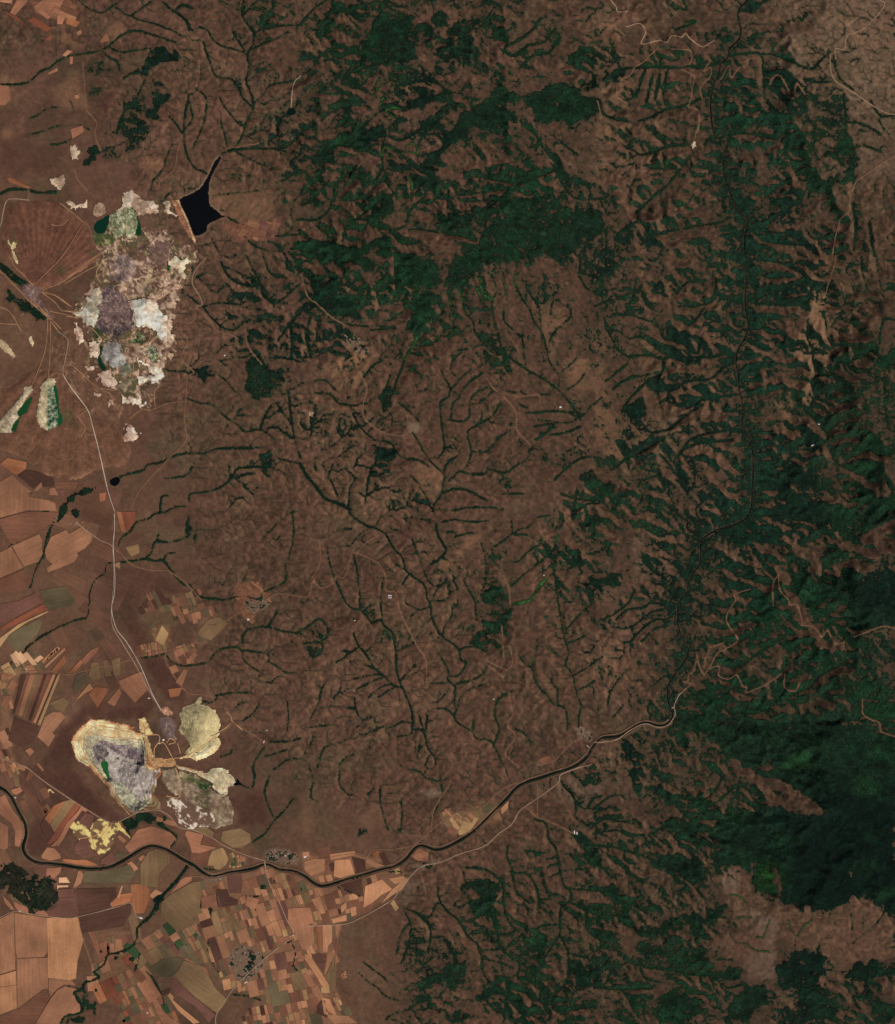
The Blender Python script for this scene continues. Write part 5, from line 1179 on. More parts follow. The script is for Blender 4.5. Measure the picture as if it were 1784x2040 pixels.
# ------------------------------------------------------------------ fields
FC = {'s': (160, 113, 80), 't': (138, 96, 71), 'p': (142, 96, 72), 'b': (110, 73, 56), 'd': (74, 50, 41), 'o': (138, 88, 60), 'y': (148, 116, 80), 'v': (112, 88, 62),
      'g': (88, 76, 56), 'n': (50, 66, 42), 'r': (118, 68, 50), 'm': (94, 63, 53), 'l': (162, 114, 83), 'w': (178, 138, 104)}
# colour | sheet | outline | label (fields that can be pointed at) ; without a label: one parcel of the farmland mosaic
FIELDS = '''
t|G|0,300 165,222 185,900 0,960|tan ploughed field with slanting furrows at the left edge, west of the long field track
t|G|175,230 555,290 565,700 520,752 210,765 190,700|large brown-tan ploughed field touching the gravel road on its north, just east of the long field track
s|G|557,291 930,285 970,480 990,560 920,800 900,1010 830,1030 572,1000 568,700|largest pale sandy ploughed field at the lower left, its east side meeting the dark field
t|G|205,775 568,760 574,1130 520,1130 240,1340 207,1360|brown-tan ploughed field directly south of the short cross track at the lower left
s|G|0,972 195,915 200,1360 0,1440|pale sandy field at the left edge near the bottom corner with upright furrows
t|G|578,1004 850,1034 900,1090 760,1080 680,1130 600,1220 578,1170|small wedge-shaped tan field north of the curved ditch at the lower left
t|G|770,1100 920,1135 880,1190 900,1270 950,1320 950,1400 780,1460 735,1546 420,1546 600,1250 680,1150|tan field with a row of single trees, between the curved ditch and the meandering wooded stream
b|G|0,1450 240,1360 530,1140 590,1230 500,1390 410,1546 0,1546|brown triangular field in the bottom left corner beside the ditch
d|G|940,275 1370,170 1545,125 1560,230 1500,320 1480,385 990,470 960,420|dark brown field south of the white farm road, west of the white-roofed farm
m|G|670,-20 890,0 915,275 600,290 545,210 670,160|dark reddish-brown field west of the short straight track, north of the gravel road
d|G|905,0 1300,0 1290,130 1330,172 930,265|dark brown field between the short straight track and the brown-orange field
o|G|1300,110 1390,20 1560,-10 1550,100 1370,155 1330,170|rusty brown field just north of the bent white farm road
p|G|35,30 100,90 180,195 130,190 60,110|slim pinkish field strip beside the dark swamp wood, westernmost of three
p|G|160,95 390,195 380,245 220,215 180,160|pinkish field strip under the dark swamp wood, the longest of three
p|G|410,245 450,210 520,205 575,250 570,275|small rounded pinkish field under the dark swamp wood, easternmost of three
p|F|60,375 150,560 290,730 312,830 250,960 230,995 175,980 180,800 140,715 60,650 0,600 0,410|pink-tan field filling the inside of the river bend at the left edge
p|F|0,700 98,755 98,1000 60,1030 0,1015|pink-tan field at the left edge west of the dry side channel
o|F|530,660 620,530 640,505 770,450 730,530 590,722|orange field with a pointed top, west end of the striped fields north of the river
v|F|595,725 690,580 775,450 850,435 900,460 700,740 648,825|olive and brown striped field beside the orange pointed field
r|F|700,745 900,462 965,510 800,700 690,900 600,960 560,955 650,835|reddish striped field strip running down from the diagonal road towards the river
p|F|690,905 800,705 900,600 965,515 1040,555 1020,585 975,562 890,680 820,770 760,890 700,980 600,990|pinkish field strip beside the yellow diggings, east of the reddish strip
d|F|527,672 645,830 600,915 552,930 500,850 485,720|dark purple-brown kite-shaped field west of the striped fields
d|F|895,670 975,565 1010,590 925,690|
m|F|930,690 1015,590 1120,630 1090,700 1060,770 960,720|
p|A|680,1400 720,1350 850,1318 940,1345 1030,1375 1090,1430 1095,1470 1045,1505 1035,1545 960,1515 880,1500 800,1530 690,1580 640,1582 590,1520 650,1450|large pink meadow field with curved furrows enclosed by the dark old river loop
p|A|1182,1390 1205,1362 1368,1402 1335,1500 1482,1525 1488,1538 1330,1585 1250,1580 1235,1515|two-lobed pink field with a pointed spur south of the white spoil ground
b|A|1372,1405 1460,1430 1590,1515 1482,1520 1342,1495|brown wedge field along the north road, next to the two-lobed pink field
y|H|905,305 970,290 1005,330 1045,430 1010,500 935,550 878,540 862,505 795,500 815,400 850,330|round yellow-tan field above the river bend, with a straight furrow across it
b|H|585,350 730,325 820,335 800,420 790,490 700,505 640,470 590,400|brown field west of the round yellow-tan field
p|A|905,1220 1090,1275 1112,1322 1040,1312 900,1262|
v|H|640,55 790,50 870,110 865,160 760,130 650,95|
v|H|975,95 1180,60 1300,130 1310,220 1200,290 1090,290 950,200|rounded olive-brown field above the north road, close to the riverside village
o|F|750,1133 900,1150 1010,1145 1130,1190 1175,1225 1000,1215 830,1198 740,1165|long orange field strip hugging the north bank of the river
t|F|490,1100 560,1000 640,1010 710,1080 720,1130 600,1160 500,1130|
p|F|552,1250 730,1238 720,1290 640,1370 550,1330|
t|F|925,1285 960,1280 995,1325 960,1425 890,1480 870,1470 905,1380|
w|F|700,1360 790,1355 830,1420 700,1420|
w|F|680,1452 810,1450 810,1470 700,1475 680,1500|
l|F|1395,1590 1440,1450 1457,1462 1412,1602|slender pale pink field strip standing alone in a dark field, north of the bent white road
o|F|1550,1440 1720,1430 1770,1500 1784,1600 1740,1690 1710,1780 1600,1784 1560,1655|rust-orange field west of the wooded stream, north of the white-roofed farm
v|H|0,490 100,330 200,312 345,380 350,470 225,590 210,680 210,760 0,740|large olive-brown field with wavy bands below the river bend, west of the side stream
m|F|740,1240 990,1250 880,1290 750,1290|
g|F|1000,1290 1300,1270 1540,1200 1610,1300 1530,1410 1300,1430 980,1410|dark grey-green fallow field on the south bank of the river
m|F|670,1500 870,1490 910,1780 680,1784|
d|F|910,1490 1380,1480 1390,1590 1290,1680 920,1780|
p|F|1410,850 1500,915 1470,950 1390,880|
m|F|1200,1140 1320,1060 1420,1180 1310,1210 1190,1190|
g|F|1340,1110 1430,1050 1520,1080 1430,1170 1360,1170|
m|F|960,910 1040,890 1090,1030 1170,1100 1000,1130 880,1060 890,960|
p|F|1510,1190 1560,1165 1640,1250 1580,1300|
p|F|1640,1130 1690,1090 1720,1110 1670,1170|
l|H|95,860 180,785 265,830 190,860 150,890|
p|H|355,830 430,740 480,670 545,635 612,632 605,685 480,760|pink field in the fork where the wooded stream joins the river
v|H|250,940 355,845 480,775 620,700 700,690 725,830 700,990 740,1060 620,1120 480,1245 400,1250 240,1080|large striped olive-brown field east of the wooded stream, south of the riverside hamlet
d|H|905,780 1030,790 1062,870 1160,915 1150,968 930,1003 900,900|
b|H|725,870 895,835 905,975 760,1015 720,980|
m|H|1030,625 1205,590 1210,745 1190,830 1060,830 1045,760|dark mauve field on the south river bank, east of the hamlet
p|H|1262,860 1408,903 1355,1025 1245,975|square pinkish field ringed by a dark hedge, south of the riverside village
p|J|700,895 860,880 1030,878 1060,1000 1080,1100 900,1165 830,1200 780,1255 700,1080|large pink-brown field between two white roads east of the patchwork
t|K|790,20 850,-40 960,-60 1070,-50 1092,180 1030,270 990,320 900,300 850,180|brown-tan field with a small pale patch, south of the white cross road
l|K|1208,-55 1350,-60 1352,195 1292,258 1282,352 1215,340|pale upright rectangular field in the lower farmland, its south end notched
o|K|1130,-55 1200,-55 1205,300 1150,310 1138,150|
t|K|1402,-60 1485,-60 1440,140 1425,155 1398,40|
s|K|955,372 1012,382 1055,440 1180,640 1318,850 1290,880 1200,860 1120,710 950,450|long pale diagonal field shaped like a runway
t|K|1285,372 1355,372 1320,560 1245,705 1245,640 1265,500|slim orange-tan wedge field right of the runway-shaped field
m|K|1040,375 1270,372 1250,500 1225,670 1130,540|
v|K|1310,600 1390,400 1390,900 1320,940 1320,840 1250,710|
p|K|830,462 940,382 962,412 918,482 852,490|
p|K|950,640 1020,600 1085,672 1015,695|
p|K|1480,690 1530,640 1572,682 1522,745|
d|K|1130,1140 1205,1060 1230,1260 1290,1290 1280,1320 1120,1250|
l|K|1205,1050 1250,1050 1262,1220 1300,1250 1290,1285 1230,1262|
y|K|1190,870 1310,860 1320,955 1190,950|
l|K|1365,1020 1445,1015 1440,1110 1400,1110|
v|I|545,830 625,740 700,600 850,650 1000,690 1100,850 1200,1030 1400,1230 1345,1330 1240,1450 900,1200 700,1010|largest olive-tan field in the lower farmland, slanting down to the white road south-west of the village
m|I|460,900 540,890 640,985 900,1215 1210,1470 1110,1600 880,1330 500,1080|long dark mauve field lying below the largest olive-tan field
g|I|330,580 560,540 700,575 610,730 500,870 350,865 140,740|dark grey-green field north-west of the long mauve field
p|I|170,1190 230,1165 360,1400 480,1520 640,1622 360,1622 250,1400|
s|I|440,1160 480,1120 540,1190 520,1230 700,1390 960,1600 860,1622 600,1400|thin sandy field strip running down to the bottom edge beside the dark mauve field
o|I|700,575 760,560 900,660 1060,720 1110,850 1000,700 850,640|
d|I|330,1110 460,1040 500,1080 380,1190|
t|L|0,432 180,335 330,480 465,578 400,600 430,650 700,700 800,740 830,858 400,845 0,955|broad tan ploughed field at the left edge below the spoil fans
b|L|0,975 400,868 828,880 740,1045 560,1165 180,1345 110,1250 0,1060|brown field between the dark hedge line and the straight ditch at the left edge
t|L|182,1365 570,1195 615,1290 608,1400 630,1500 560,1595 350,1665 240,1480|tan field south of the straight ditch, west of the dry stream bed
t|L|0,1462 160,1382 230,1500 338,1682 0,1835|tan field at the left edge with a dotted farm track on its east side
t|L|740,1240 960,1132 1000,1192 1180,1092 1255,1130 1342,1230 1330,1300 1240,1400 1100,1480 780,1640 680,1560 650,1440|large brown-tan field east of the dry stream bed, reaching the small hamlet
t|L|680,1685 960,1510 1100,1460 1140,1500 1080,1600 860,1690 700,1750|
o|L|0,180 110,90 390,150 375,245 240,345 130,265 50,200|orange-tan field at the left edge just under the grey spoil tips
d|L|255,348 385,262 560,290 785,390 790,500 620,515 600,440 480,540|dark brown field between the road and the foot of the spoil fan
p|L|490,560 600,440 622,505 540,575|
p|L|720,530 790,520 850,630 712,628|
b|L|800,440 1135,440 1100,545 800,535|
m|L|860,545 935,545 935,650 870,640|
o|L|1440,602 1545,590 1530,700 1455,732|
o|31|690,-5 720,0 750,118 718,115|bright orange strip field beside the twin-track line in the west
r|31|722,0 800,-2 800,60 755,110|
b|L|0,1850 345,1700 450,1800 470,1900 300,2035 0,2035|dark brown field at the left edge south of the dotted farm track
r|M|5,490 200,370 460,235 510,298 380,340 200,440 20,520|long rusty red field band at the left edge
y|M|0,600 30,575 200,450 500,310 520,320 300,420 100,560 40,640 0,700|
g|M|60,590 200,500 420,390 450,440 400,560 200,760 100,660|
g|M|420,90 700,40 800,180 760,260 640,270 530,310|
m|M|0,230 200,200 380,110 450,210 200,350 0,450|
l|M|450,850 620,690 645,712 470,868|
l|M|480,900 690,700 702,722 492,915|
o|M|545,950 690,775 712,850 600,970|
b|M|870,830 970,730 1055,685 1040,750 905,885|
o|M|735,970 860,830 890,860 800,965|
s|M|805,1270 960,1080 1000,1140 900,1195|
o|M|950,1192 1020,1118 1160,1135 1140,1190 1045,1340|
p|M|1180,1258 1265,1140 1288,1150 1230,1322|
p|31|705,1000 800,960 848,942 880,1050 800,1130 720,1040|pinkish-brown field beside the railway line above the southern mine
t|M|440,1555 480,1440 560,1390 650,1390 702,1440 560,1610 592,1640 520,1760 400,1650|pinkish notched field on the dark slope north-west of the southern mine
v|M|530,1290 680,1230 745,1282 680,1390 590,1350|
p|M|270,1800 320,1770 370,1810 322,1860|
d|M|160,1440 415,1545 370,1700 240,1770 90,1690|
v|M|980,860 1050,850 1085,1020 1000,1055 950,1000|
v|M|1100,830 1150,830 1195,1000 1125,1010|
v|M|1190,830 1288,800 1288,990 1220,1000|
g|M|820,985 920,960 940,1060 800,1180 770,1130|
w|M|250,770 290,745 400,880 350,890|
w|M|360,830 430,780 470,805 400,860|
p|M|275,895 330,880 405,960 320,980|
p|M|20,960 150,990 90,1030 10,1050|
y|M|10,1120 40,1060 75,1100 50,1140|
p|M|75,1120 130,1040 190,1090 140,1170|
p|M|30,1210 135,1215 70,1360 20,1300|
s|M|105,1960 130,1945 160,2030 145,2040|
s|M|185,1940 285,1970 260,2020 190,1990|
s|F|120,20 150,10 185,100 160,110|
v|F|140,110 200,100 245,285 185,280|
p|F|205,10 310,50 280,100 215,50|
b|F|350,90 410,140 330,220 300,200|
p|F|130,320 240,285 270,330 200,380 150,360|
p|F|430,10 460,0 525,85 505,100|
p|31|635,1130 700,1050 722,1070 680,1150|
t|31|1040,1010 1090,930 1112,940 1080,1030|
t|31|1000,920 1040,905 1062,940 1020,962|
o|31|998,1050 1080,1040 1060,1090 1010,1100|
l|31|250,880 335,800 350,815 262,895|
y|31|920,760 960,670 1000,720 970,790|
v|31|1180,700 1230,640 1300,620 1350,660 1250,760 1190,740|
p|11|60,75 100,0 170,0 90,90|pinkish strip field at the top edge near the upper left corner
p|11|200,40 250,0 380,0 360,40 320,30 290,80|pale jagged field block at the top edge, second from the left corner
p|11|340,90 390,90 370,142 340,142|
r|11|160,120 200,100 305,165 280,190 258,180|
r|11|265,230 300,205 302,242|
r|11|10,60 100,95 160,160 90,110|
p|11|590,252 630,190 652,242|
p|11|0,500 50,510 62,590 30,622 0,622|
p|11|420,765 490,742 500,780 430,822|
l|11|370,325 400,295 432,302 390,335|
t|11|285,430 340,400 345,420 290,442|
p|11|440,565 465,560 470,580 448,585|
p|11|415,335 435,335 430,380 415,380|
l|11|0,0 75,0 70,20 0,12|
o|11|400,100 480,130 450,160 390,140|
l|11|455,190 480,175 485,200 460,210|
o|11|40,1055 60,1050 185,1110 160,1115 60,1080|
p|42|650,520 690,470 755,505 750,555 690,550|striped pinkish field tucked between the river and the roadside hamlet
l|42|1185,240 1230,190 1225,240 1190,275|small pink field right on the bend of the river in the middle of its valley
y|42|930,380 960,310 1010,330 1030,290 1050,300 1000,380 940,400|
g|42|1070,210 1150,215 1140,260 1080,270|
v|42|870,240 890,235 880,260 865,255|
l|42|20,555 80,535 140,540 140,610 60,640 20,600|
l|42|200,545 290,540 320,630 250,660 195,640|tan ploughed field just north of the river, east of the white-roofed barn
l|42|170,510 320,490 320,515 175,545|
d|42|300,525 380,545 385,600 330,625|
l|42|390,530 440,560 500,580 450,595 385,560|
o|42|425,500 465,485 460,535 430,530|
l|42|380,700 480,660 540,720 480,750 420,800 370,830|
d|42|215,690 360,655 370,760 300,740|
l|42|240,690 350,670 355,740|
l|42|180,895 270,870 270,905 190,920|
l|42|60,780 110,760 145,860 120,865|
l|42|235,820 265,795 270,830 240,860|
l|42|290,830 325,820 330,870 300,880|
l|42|480,800 560,740 600,720 640,660 620,650 540,720 490,780|
l|42|520,655 600,640 635,660 560,690|
y|42|530,800 550,780 580,830 560,850|
l|42|120,1360 170,1370 220,1480 160,1440|
l|42|130,1370 150,1460 280,1470 330,1510 200,1516 120,1440|
l|42|240,1220 265,1200 270,1240 250,1250|
b|32|1405,1470 1440,1450 1480,1440 1485,1475 1440,1500|
y|L|1640,1650 1740,1600 1749,1700|
y|31|745,210 820,190 830,240 780,265|
'''
# farmland mosaic: outline | mean parcel size | long axis | palette
MOSAIC = [
 ('Z', '0,1700 60,1722 160,1738 260,1730 330,1690 400,1745 455,1760 400,1800 360,1850 300,1870 262,1850 180,1850 170,1840 90,1832 0,1835', 34, 72, 'bmgbvdt'),
 ('Z', '345,1650 440,1655 500,1690 470,1735 420,1725 370,1690', 22, 60, 'vbgtb'),
 ('Z', '0,925 150,930 240,1000 240,1180 215,1240 120,1300 60,1340 0,1340', 46, 30, 'bbmbtv'),
 ('Z', '90,1270 225,1250 290,1330 300,1400 200,1420 110,1390 70,1330', 30, 58, 'bmbdg'),
 ('Z', '165,1625 240,1655 300,1690 220,1725 130,1715 90,1700 110,1660', 20, 55, 'mbdmv'),
 ('Z', '0,1530 60,1540 110,1600 60,1640 30,1600 0,1570', 16, 60, 'bpdvm'),
 ('Z', '420,1742 500,1738 530,1722 560,1732 600,1744 620,1762 660,1762 720,1745 790,1722 812,1740 800,1770 770,1795 735,1812 690,1835 668,1845 672,1900 664,1960 690,2000 720,2060 470,2060 490,2020 520,1985 452,1965 420,1905 400,1860 390,1800 400,1760', 11.5, 62, 'llpptttsbbbgvvmdygb'),
 ('Z', '330,1850 392,1812 404,1870 425,1905 410,1915 370,1908 318,1912 285,1880 300,1862', 12, 55, 'vvtvytbggmntv'),
 ('Z', '180,1850 262,1858 262,1905 230,1930 200,1965 178,1975 190,1905', 15, 80, 'bbvttmg'),
 ('Z', '250,1880 300,1892 322,1915 300,1935 300,1965 340,2000 370,2060 215,2060 250,2010 180,1990 200,1960 240,1915', 13, 60, 'ptbbvgnrovb'),
 ('Z', '455,1700 492,1712 480,1735 452,1735 462,1715', 5, 80, 'vgnyblt'),
 ('Z', '600,1700 640,1705 700,1698 735,1705 770,1712 690,1745 640,1760 608,1738 600,1715', 14, 75, 'llltpdb'),
 ('Z', '270,1290 330,1275 330,1300 270,1310', 7, 80, 'pbtv'),
 ('Z', '330,1215 420,1205 445,1250 400,1290 370,1320 320,1315 380,1280 400,1240', 9, 70, 'bvbtbg'),
 ('Z', '345,1290 392,1300 385,1320 350,1312', 8, 75, 'tpby'),
 ('Z', '300,1245 340,1245 335,1285 312,1280', 8, 60, 'bvybg'),
 ('Z', '0,1330 40,1330 30,1375 20,1420 40,1470 20,1490 40,1540 0,1540', 11, 65, 'pptdbgys'),
 ('Z', '20,1305 70,1300 85,1320 75,1342 30,1345', 10, 55, 'wvgdb'),
 ('Z', '470,1165 520,1160 540,1200 500,1235 470,1215', 7, 40, 'tbbbt'),
 ('Z', '300,1180 400,1178 390,1205 310,1225 275,1215', 9, 65, 'bgdvb'),
 ('Z', '450,445 560,440 545,475 470,480', 9, 20, 'bbtbmt'),
 ('Z', '880,1620 990,1600 1000,1630 930,1660 900,1660', 10, 50, 'vybt'),
 ('Z', '60,0 150,5 150,40 110,40 70,20', 13, 25, 'plopb'),
]

def clip_grid_poly(P, step):
    """outline in survey cells -> bmesh cut along a grid so that it can lie on the ground"""
    bm = bmesh.new()
    vs = [bm.verts.new((p[0], p[1], 0)) for p in P]
    try:
        bm.faces.new(vs)
    except ValueError:
        pass
    P = np.asarray(P)
    for ax in (0, 1):
        lo, hi = P[:, ax].min(), P[:, ax].max()
        n = int((hi - lo) / step)
        for k in range(1, n + 1):
            co = [0, 0, 0]; co[ax] = lo + (hi - lo) * k / (n + 1)
            no = [0, 0, 0]; no[ax] = 1
            bmesh.ops.bisect_plane(bm, geom=bm.verts[:] + bm.edges[:] + bm.faces[:], plane_co=co, plane_no=no)
    return bm

def drape(name, P, step, lift, colour, mat, parent=None, ang=None, var=True, lab=None, **props):
    P = np.asarray(P)
    wd_ = window(P)
    near = (in_poly(P, GX[wd_], GY[wd_]) & RB[wd_]).any()
    bm = clip_grid_poly(P, 2.5 if near else step)
    bmesh.ops.triangulate(bm, faces=bm.faces[:])
    if near:
        kill = [f for f in bm.faces if bilin(RB.astype(float), *f.calc_center_median()[:2]) > .4]
        bmesh.ops.delete(bm, geom=kill, context='FACES')
    bm.verts.index_update()
    V = np.array([v.co[:] for v in bm.verts])
    F = np.array([[v.index for v in f.verts] for f in bm.faces])
    bm.free()
    if len(F) == 0:
        return None
    X_, Y_ = wx(V[:, 0]), wy(V[:, 1])
    z = bilin(ZT, V[:, 0], V[:, 1]) + lift
    A, B, C = F.T
    ar = (X_[B] - X_[A]) * (Y_[C] - Y_[A]) - (X_[C] - X_[A]) * (Y_[B] - Y_[A])
    F = np.where((ar < 0)[:, None], F[:, ::-1], F)
    if ang is None:
        P = np.asarray(P); d = np.roll(P, -1, 0) - P
        k = np.argmax(np.hypot(d[:, 0], d[:, 1])); ang = math.atan2(-d[k, 1], d[k, 0])
    ca, sa = math.cos(ang), math.sin(ang)
    uv = np.stack([-X_ * sa + Y_ * ca, X_ * ca + Y_ * sa], 1) + random.uniform(0, 5e4)
    tint = np.zeros((len(V), 3)) + np.asarray(colour, float)
    if var:
        n1, n2 = bilin(nz_m, V[:, 0], V[:, 1]), bilin(nz_l, V[:, 1], V[:, 0])
        tint = tint * (1 + .15 * n1 + .08 * n2)[:, None]
    return mesh_obj(name, np.stack([X_, Y_, z], 1), F, alb(tint), mat, parent, uv=uv, **props)

def mosaic(P, size, ang, pal, lift, store):
    P = np.asarray(P); c = P.mean(0); a = math.radians(ang)
    R = np.array([[math.cos(a), -math.sin(a)], [math.sin(a), math.cos(a)]])
    Q = (P - c) @ R
    rot = {}
    def rec(x0, y0, x1, y1, d, T=None):
        w, h = x1 - x0, y1 - y0
        if d == 3:
            e = math.radians(random.gauss(0, 9)); cc0 = np.array([(x0 + x1) / 2, (y0 + y1) / 2])
            E = np.array([[math.cos(e), -math.sin(e)], [math.sin(e), math.cos(e)]])
            T = (cc0, E * 1.03)
        lim = size * random.choice((.8, 1, 1, 1.5, 2.2))
        if d > 12 or max(w, h * 1.9) < lim * 2.0:
            m = .35
            q = np.array([[x0 + m, y0 + m], [x1 - m, y0 + m], [x1 - m, y1 - m], [x0 + m, y1 - m]]) + rng.normal(0, .5, (4, 2))
            if T is not None:
                q = (q - T[0]) @ T[1].T + T[0]
            q = q @ R.T + c
            cc = q.mean(0)
            if in_poly(P, np.array([cc[0]]), np.array([cc[1]]))[0]:
                store.append((q, pal[random.randrange(len(pal))], a))
            return
        f = random.uniform(.36, .64)
        if w > h * 1.9 * random.uniform(.7, 1.3):
            rec(x0, y0, x0 + w * f, y1, d + 1, T); rec(x0 + w * f, y0, x1, y1, d + 1, T)
        else:
            rec(x0, y0, x1, y0 + h * f, d + 1, T); rec(x0, y0 + h * f, x1, y1, d + 1, T)
    x0, y0 = Q.min(0); x1, y1 = Q.max(0)
    rec(x0, y0, x1, y1, 0)

OCC = np.zeros((NY, NX), int)           # who already works this ground: 1 mosaic, 2 river, village or mine
OCC[RB] = 2
OCC[block >= 2] = 2
for sh, s, n, lab, grp, cat in VILL:
    if n > 12:
        fill(OCC, pts_of(sh, s), 2)
VO = blur((OCC == 2).astype(float), 1)
for sh, s, size, ang, pal in MOSAIC:       # the ground between the parcels is worked soil too
    P = pts_of(sh, s); wdw = window(P, 30)
    sub = blur(in_poly(P, GX[wdw] + 3 * nz_f[wdw], GY[wdw] + 3 * nz_m[wdw]).astype(float), 3)
    k_ = .8 if size < 16 else .35
    soil[wdw] = soil[wdw] + (np.mean([FC[c] for c in pal], 0) * .95 - soil[wdw]) * (sub * k_)[..., None]
farmland = bpy.data.objects.new('farmland', None); COL.objects.link(farmland); farmland['kind'] = 'structure'

def place(P, lim=.3):
    P = np.asarray(P); w = window(P)
    m = in_poly(P, GX[w], GY[w])
    n = max(1, m.sum())
    if (OCC[w][m] == 2).sum() / n > .12 or (OCC[w][m] == 1).sum() / n > lim:
        return False
    OCC[w] = np.where(m, np.maximum(OCC[w], 1), OCC[w])
    return True

# fields traced one by one
n_child, lvl = 0, 0
todo = []
for ln in FIELDS.strip().splitlines():
    c, sh, s, lab = ln.split('|')
    P = pts_of(sh, s)
    col = np.array(FC[c], float) * random.uniform(.95, 1.05)
    lvl += 1
    if lab.strip():
        drape('field', P, 8, 8.5 + (lvl % 4) * .9, col, M_FIELD, label=lab.strip(), category='field')
    else:
        drape('field', P, 8, 8.5 + (lvl % 4) * .9, col, M_FIELD, farmland); n_child += 1
    place(P, 2)
    fill(block, P, 1.0)
for i, (x0, x1, b0, b1, c) in enumerate([(232, 285, 140, 160, 'd'), (285, 325, 160, 195, 'b'), (325, 375, 195, 240, 't'), (375, 430, 240, 270, 'v'), (430, 470, 270, 300, 'b'), (470, 505, 300, 330, 'd'), (505, 560, 330, 352, 'b'), (565, 600, 355, 385, 'l'), (600, 622, 385, 400, 'd'), (622, 648, 400, 432, 'y')]):
    y0, y1 = 985, 1400 + (b0 - 140) * .45
    P = pts_of('M', f'{x0},{y0} {x1},{y0} {b1},{y1 + 12:.0f} {b0},{y1:.0f}')
    drape('field', P, 8, 8.5 + (i % 3) * .9, np.array(FC[c], float), M_FIELD, farmland); n_child += 1
    place(P, 2); fill(block, P, 1.0)
# the farmland mosaic between them: fine parcels first, then the wide dull blocks
parcels = []
for sh, s, size, ang, pal in sorted(MOSAIC, key=lambda q: q[2]):
    st_ = []
    mosaic(pts_of(sh, s), size, ang, pal, 2.5, st_)
    for P, c, a in st_:
        if place(P, .35 if size < 16 else .2):
            col = np.array(FC[c], float) * random.uniform(.88, 1.06)
            if size >= 16:
                q = P.mean(0)
                j_, i_ = int((q[1] + MG) / G), int((q[0] + MG) / G)
                col = col * .42 + soil[j_, i_] * .58
            parcels.append((P, col, a, 4.2 + (len(parcels) % 4) * .9 if size < 16 else 1.6 + (len(parcels) % 2) * .9))
            fill(block, P, 1.0 if size < 16 else .9)
parcels.sort(key=lambda q: -abs((q[0][2] - q[0][0])[0] * (q[0][3] - q[0][1])[1] - (q[0][2] - q[0][0])[1] * (q[0][3] - q[0][1])[0]))
rest = parcels[300 - n_child:]
for P, col, a, lf in parcels[:300 - n_child]:
    drape('field', P, 10, lf, col, M_FIELD, farmland, ang=-a)
Vv, Ff, Tt, Uu = [], [], [], []
for P, col, a, lf in rest:
    b = len(Vv)
    t = alb(col)
    for p in P:
        x, y = float(wx(p[0])), float(wy(p[1]))
        Vv.append((x, y, float(bilin(ZT, p[0], p[1])) + lf)); Tt.append(t)
        Uu.append((x * math.sin(a) + y * math.cos(a), x * math.cos(a) - y * math.sin(a)))
    A = np.array(Vv[b:])
    cr = (A[1, 0] - A[0, 0]) * (A[2, 1] - A[0, 1]) - (A[2, 0] - A[0, 0]) * (A[1, 1] - A[0, 1])
    Ff.append((b, b + 1, b + 2, b + 3) if cr > 0 else (b + 3, b + 2, b + 1, b))
mesh_obj('small_fields', np.array(Vv), np.array(Ff), np.array(Tt), M_FIELD, farmland, uv=np.array(Uu), kind='stuff')
print('parcels', len(parcels), 'rest', len(rest), 'child', n_child)

# ------------------------------------------------------------------ dikes, roads, tracks
pl = rl[plainness > .6]
t = np.gradient(pl, axis=0); t /= np.maximum(np.hypot(t[:, 0], t[:, 1]), 1e-6)[:, None]
for sgn, off in ((1, 4.8), (-1, 5.4)):
    q = pl + sgn * off * np.stack([-t[:, 1], t[:, 0]], 1)
    for _ in range(6):
        q[1:-1] = (q[:-2] + 2 * q[1:-1] + q[2:]) / 4
    ribbon('dike_track', q, 2.0 if sgn > 0 else 1.2, (108, 80, 62), 13.0, M_ROAD, kind='structure')
    for k in range(0, len(q), 1):
        win = window([q[k]], 3); r = np.hypot(GX[win] - q[k, 0], GY[win] - q[k, 1]); block[win] = np.where(r < 1.4, 2, block[win])

RC = {'rw': (146, 122, 100), 'rt': (118, 88, 67), 'ro': (150, 112, 82), 'rb': (88, 74, 68)}
RN = {'rw': 'road', 'rt': 'dirt_track', 'ro': 'haul_road', 'rb': 'railway_bed'}
for sh, kd, w, P in ROADS:
    q = catmull(P, 3.0, 0.12 if kd != 'rb' else 0)
    ribbon(RN[kd], q, (1.25 if kd == 'rw' else 1.15) * w, RC[kd], 14.0, M_ROAD, kind='structure')
    for k in range(len(q)):
        win = window([q[k]], 3)
        r = np.hypot(GX[win] - q[k, 0], GY[win] - q[k, 1])
        block[win] = np.where(r < 1.2, np.maximum(block[win], 2), block[win])
        soil[win] = soil[win] + (np.array([124., 88, 66]) - soil[win]) * (np.clip(2.6 - r, 0, 1) * .5)[..., None]

# the conveyor line that leaves the western mine junction
def conveyor(lab, sheet, s, group=None):
    P = pts_of(sheet, s)
    q = catmull(P, 6.0)
    t_ = thing('conveyor_line', lab, 'conveyor')
    ribbon('belt_cover', q, .75, (196, 184, 168), 19.0, M_ROAD, t_)
    zz = bilin(ZT, q[:, 0], q[:, 1])
    V, F = [], []
    for k in range(0, len(q), 3):
        x, y, z = float(wx(q[k, 0])), float(wy(q[k, 1])), float(zz[k])
        b = len(V)
        for dx, dy in ((-3, -3), (3, -3), (3, 3), (-3, 3)):
            V.append((x + dx, y + dy, z - 2)); V.append((x + dx * .6, y + dy * .6, z + 18.5))
        for e in range(4):
            a, c = b + 2 * e, b + 2 * ((e + 1) % 4)
            F.append((a, c, c + 1, a + 1))
    mesh_obj('trestle', V, F, np.tile(alb((96, 88, 84)), (len(V), 1)), M_ROAD, t_, kind='stuff')
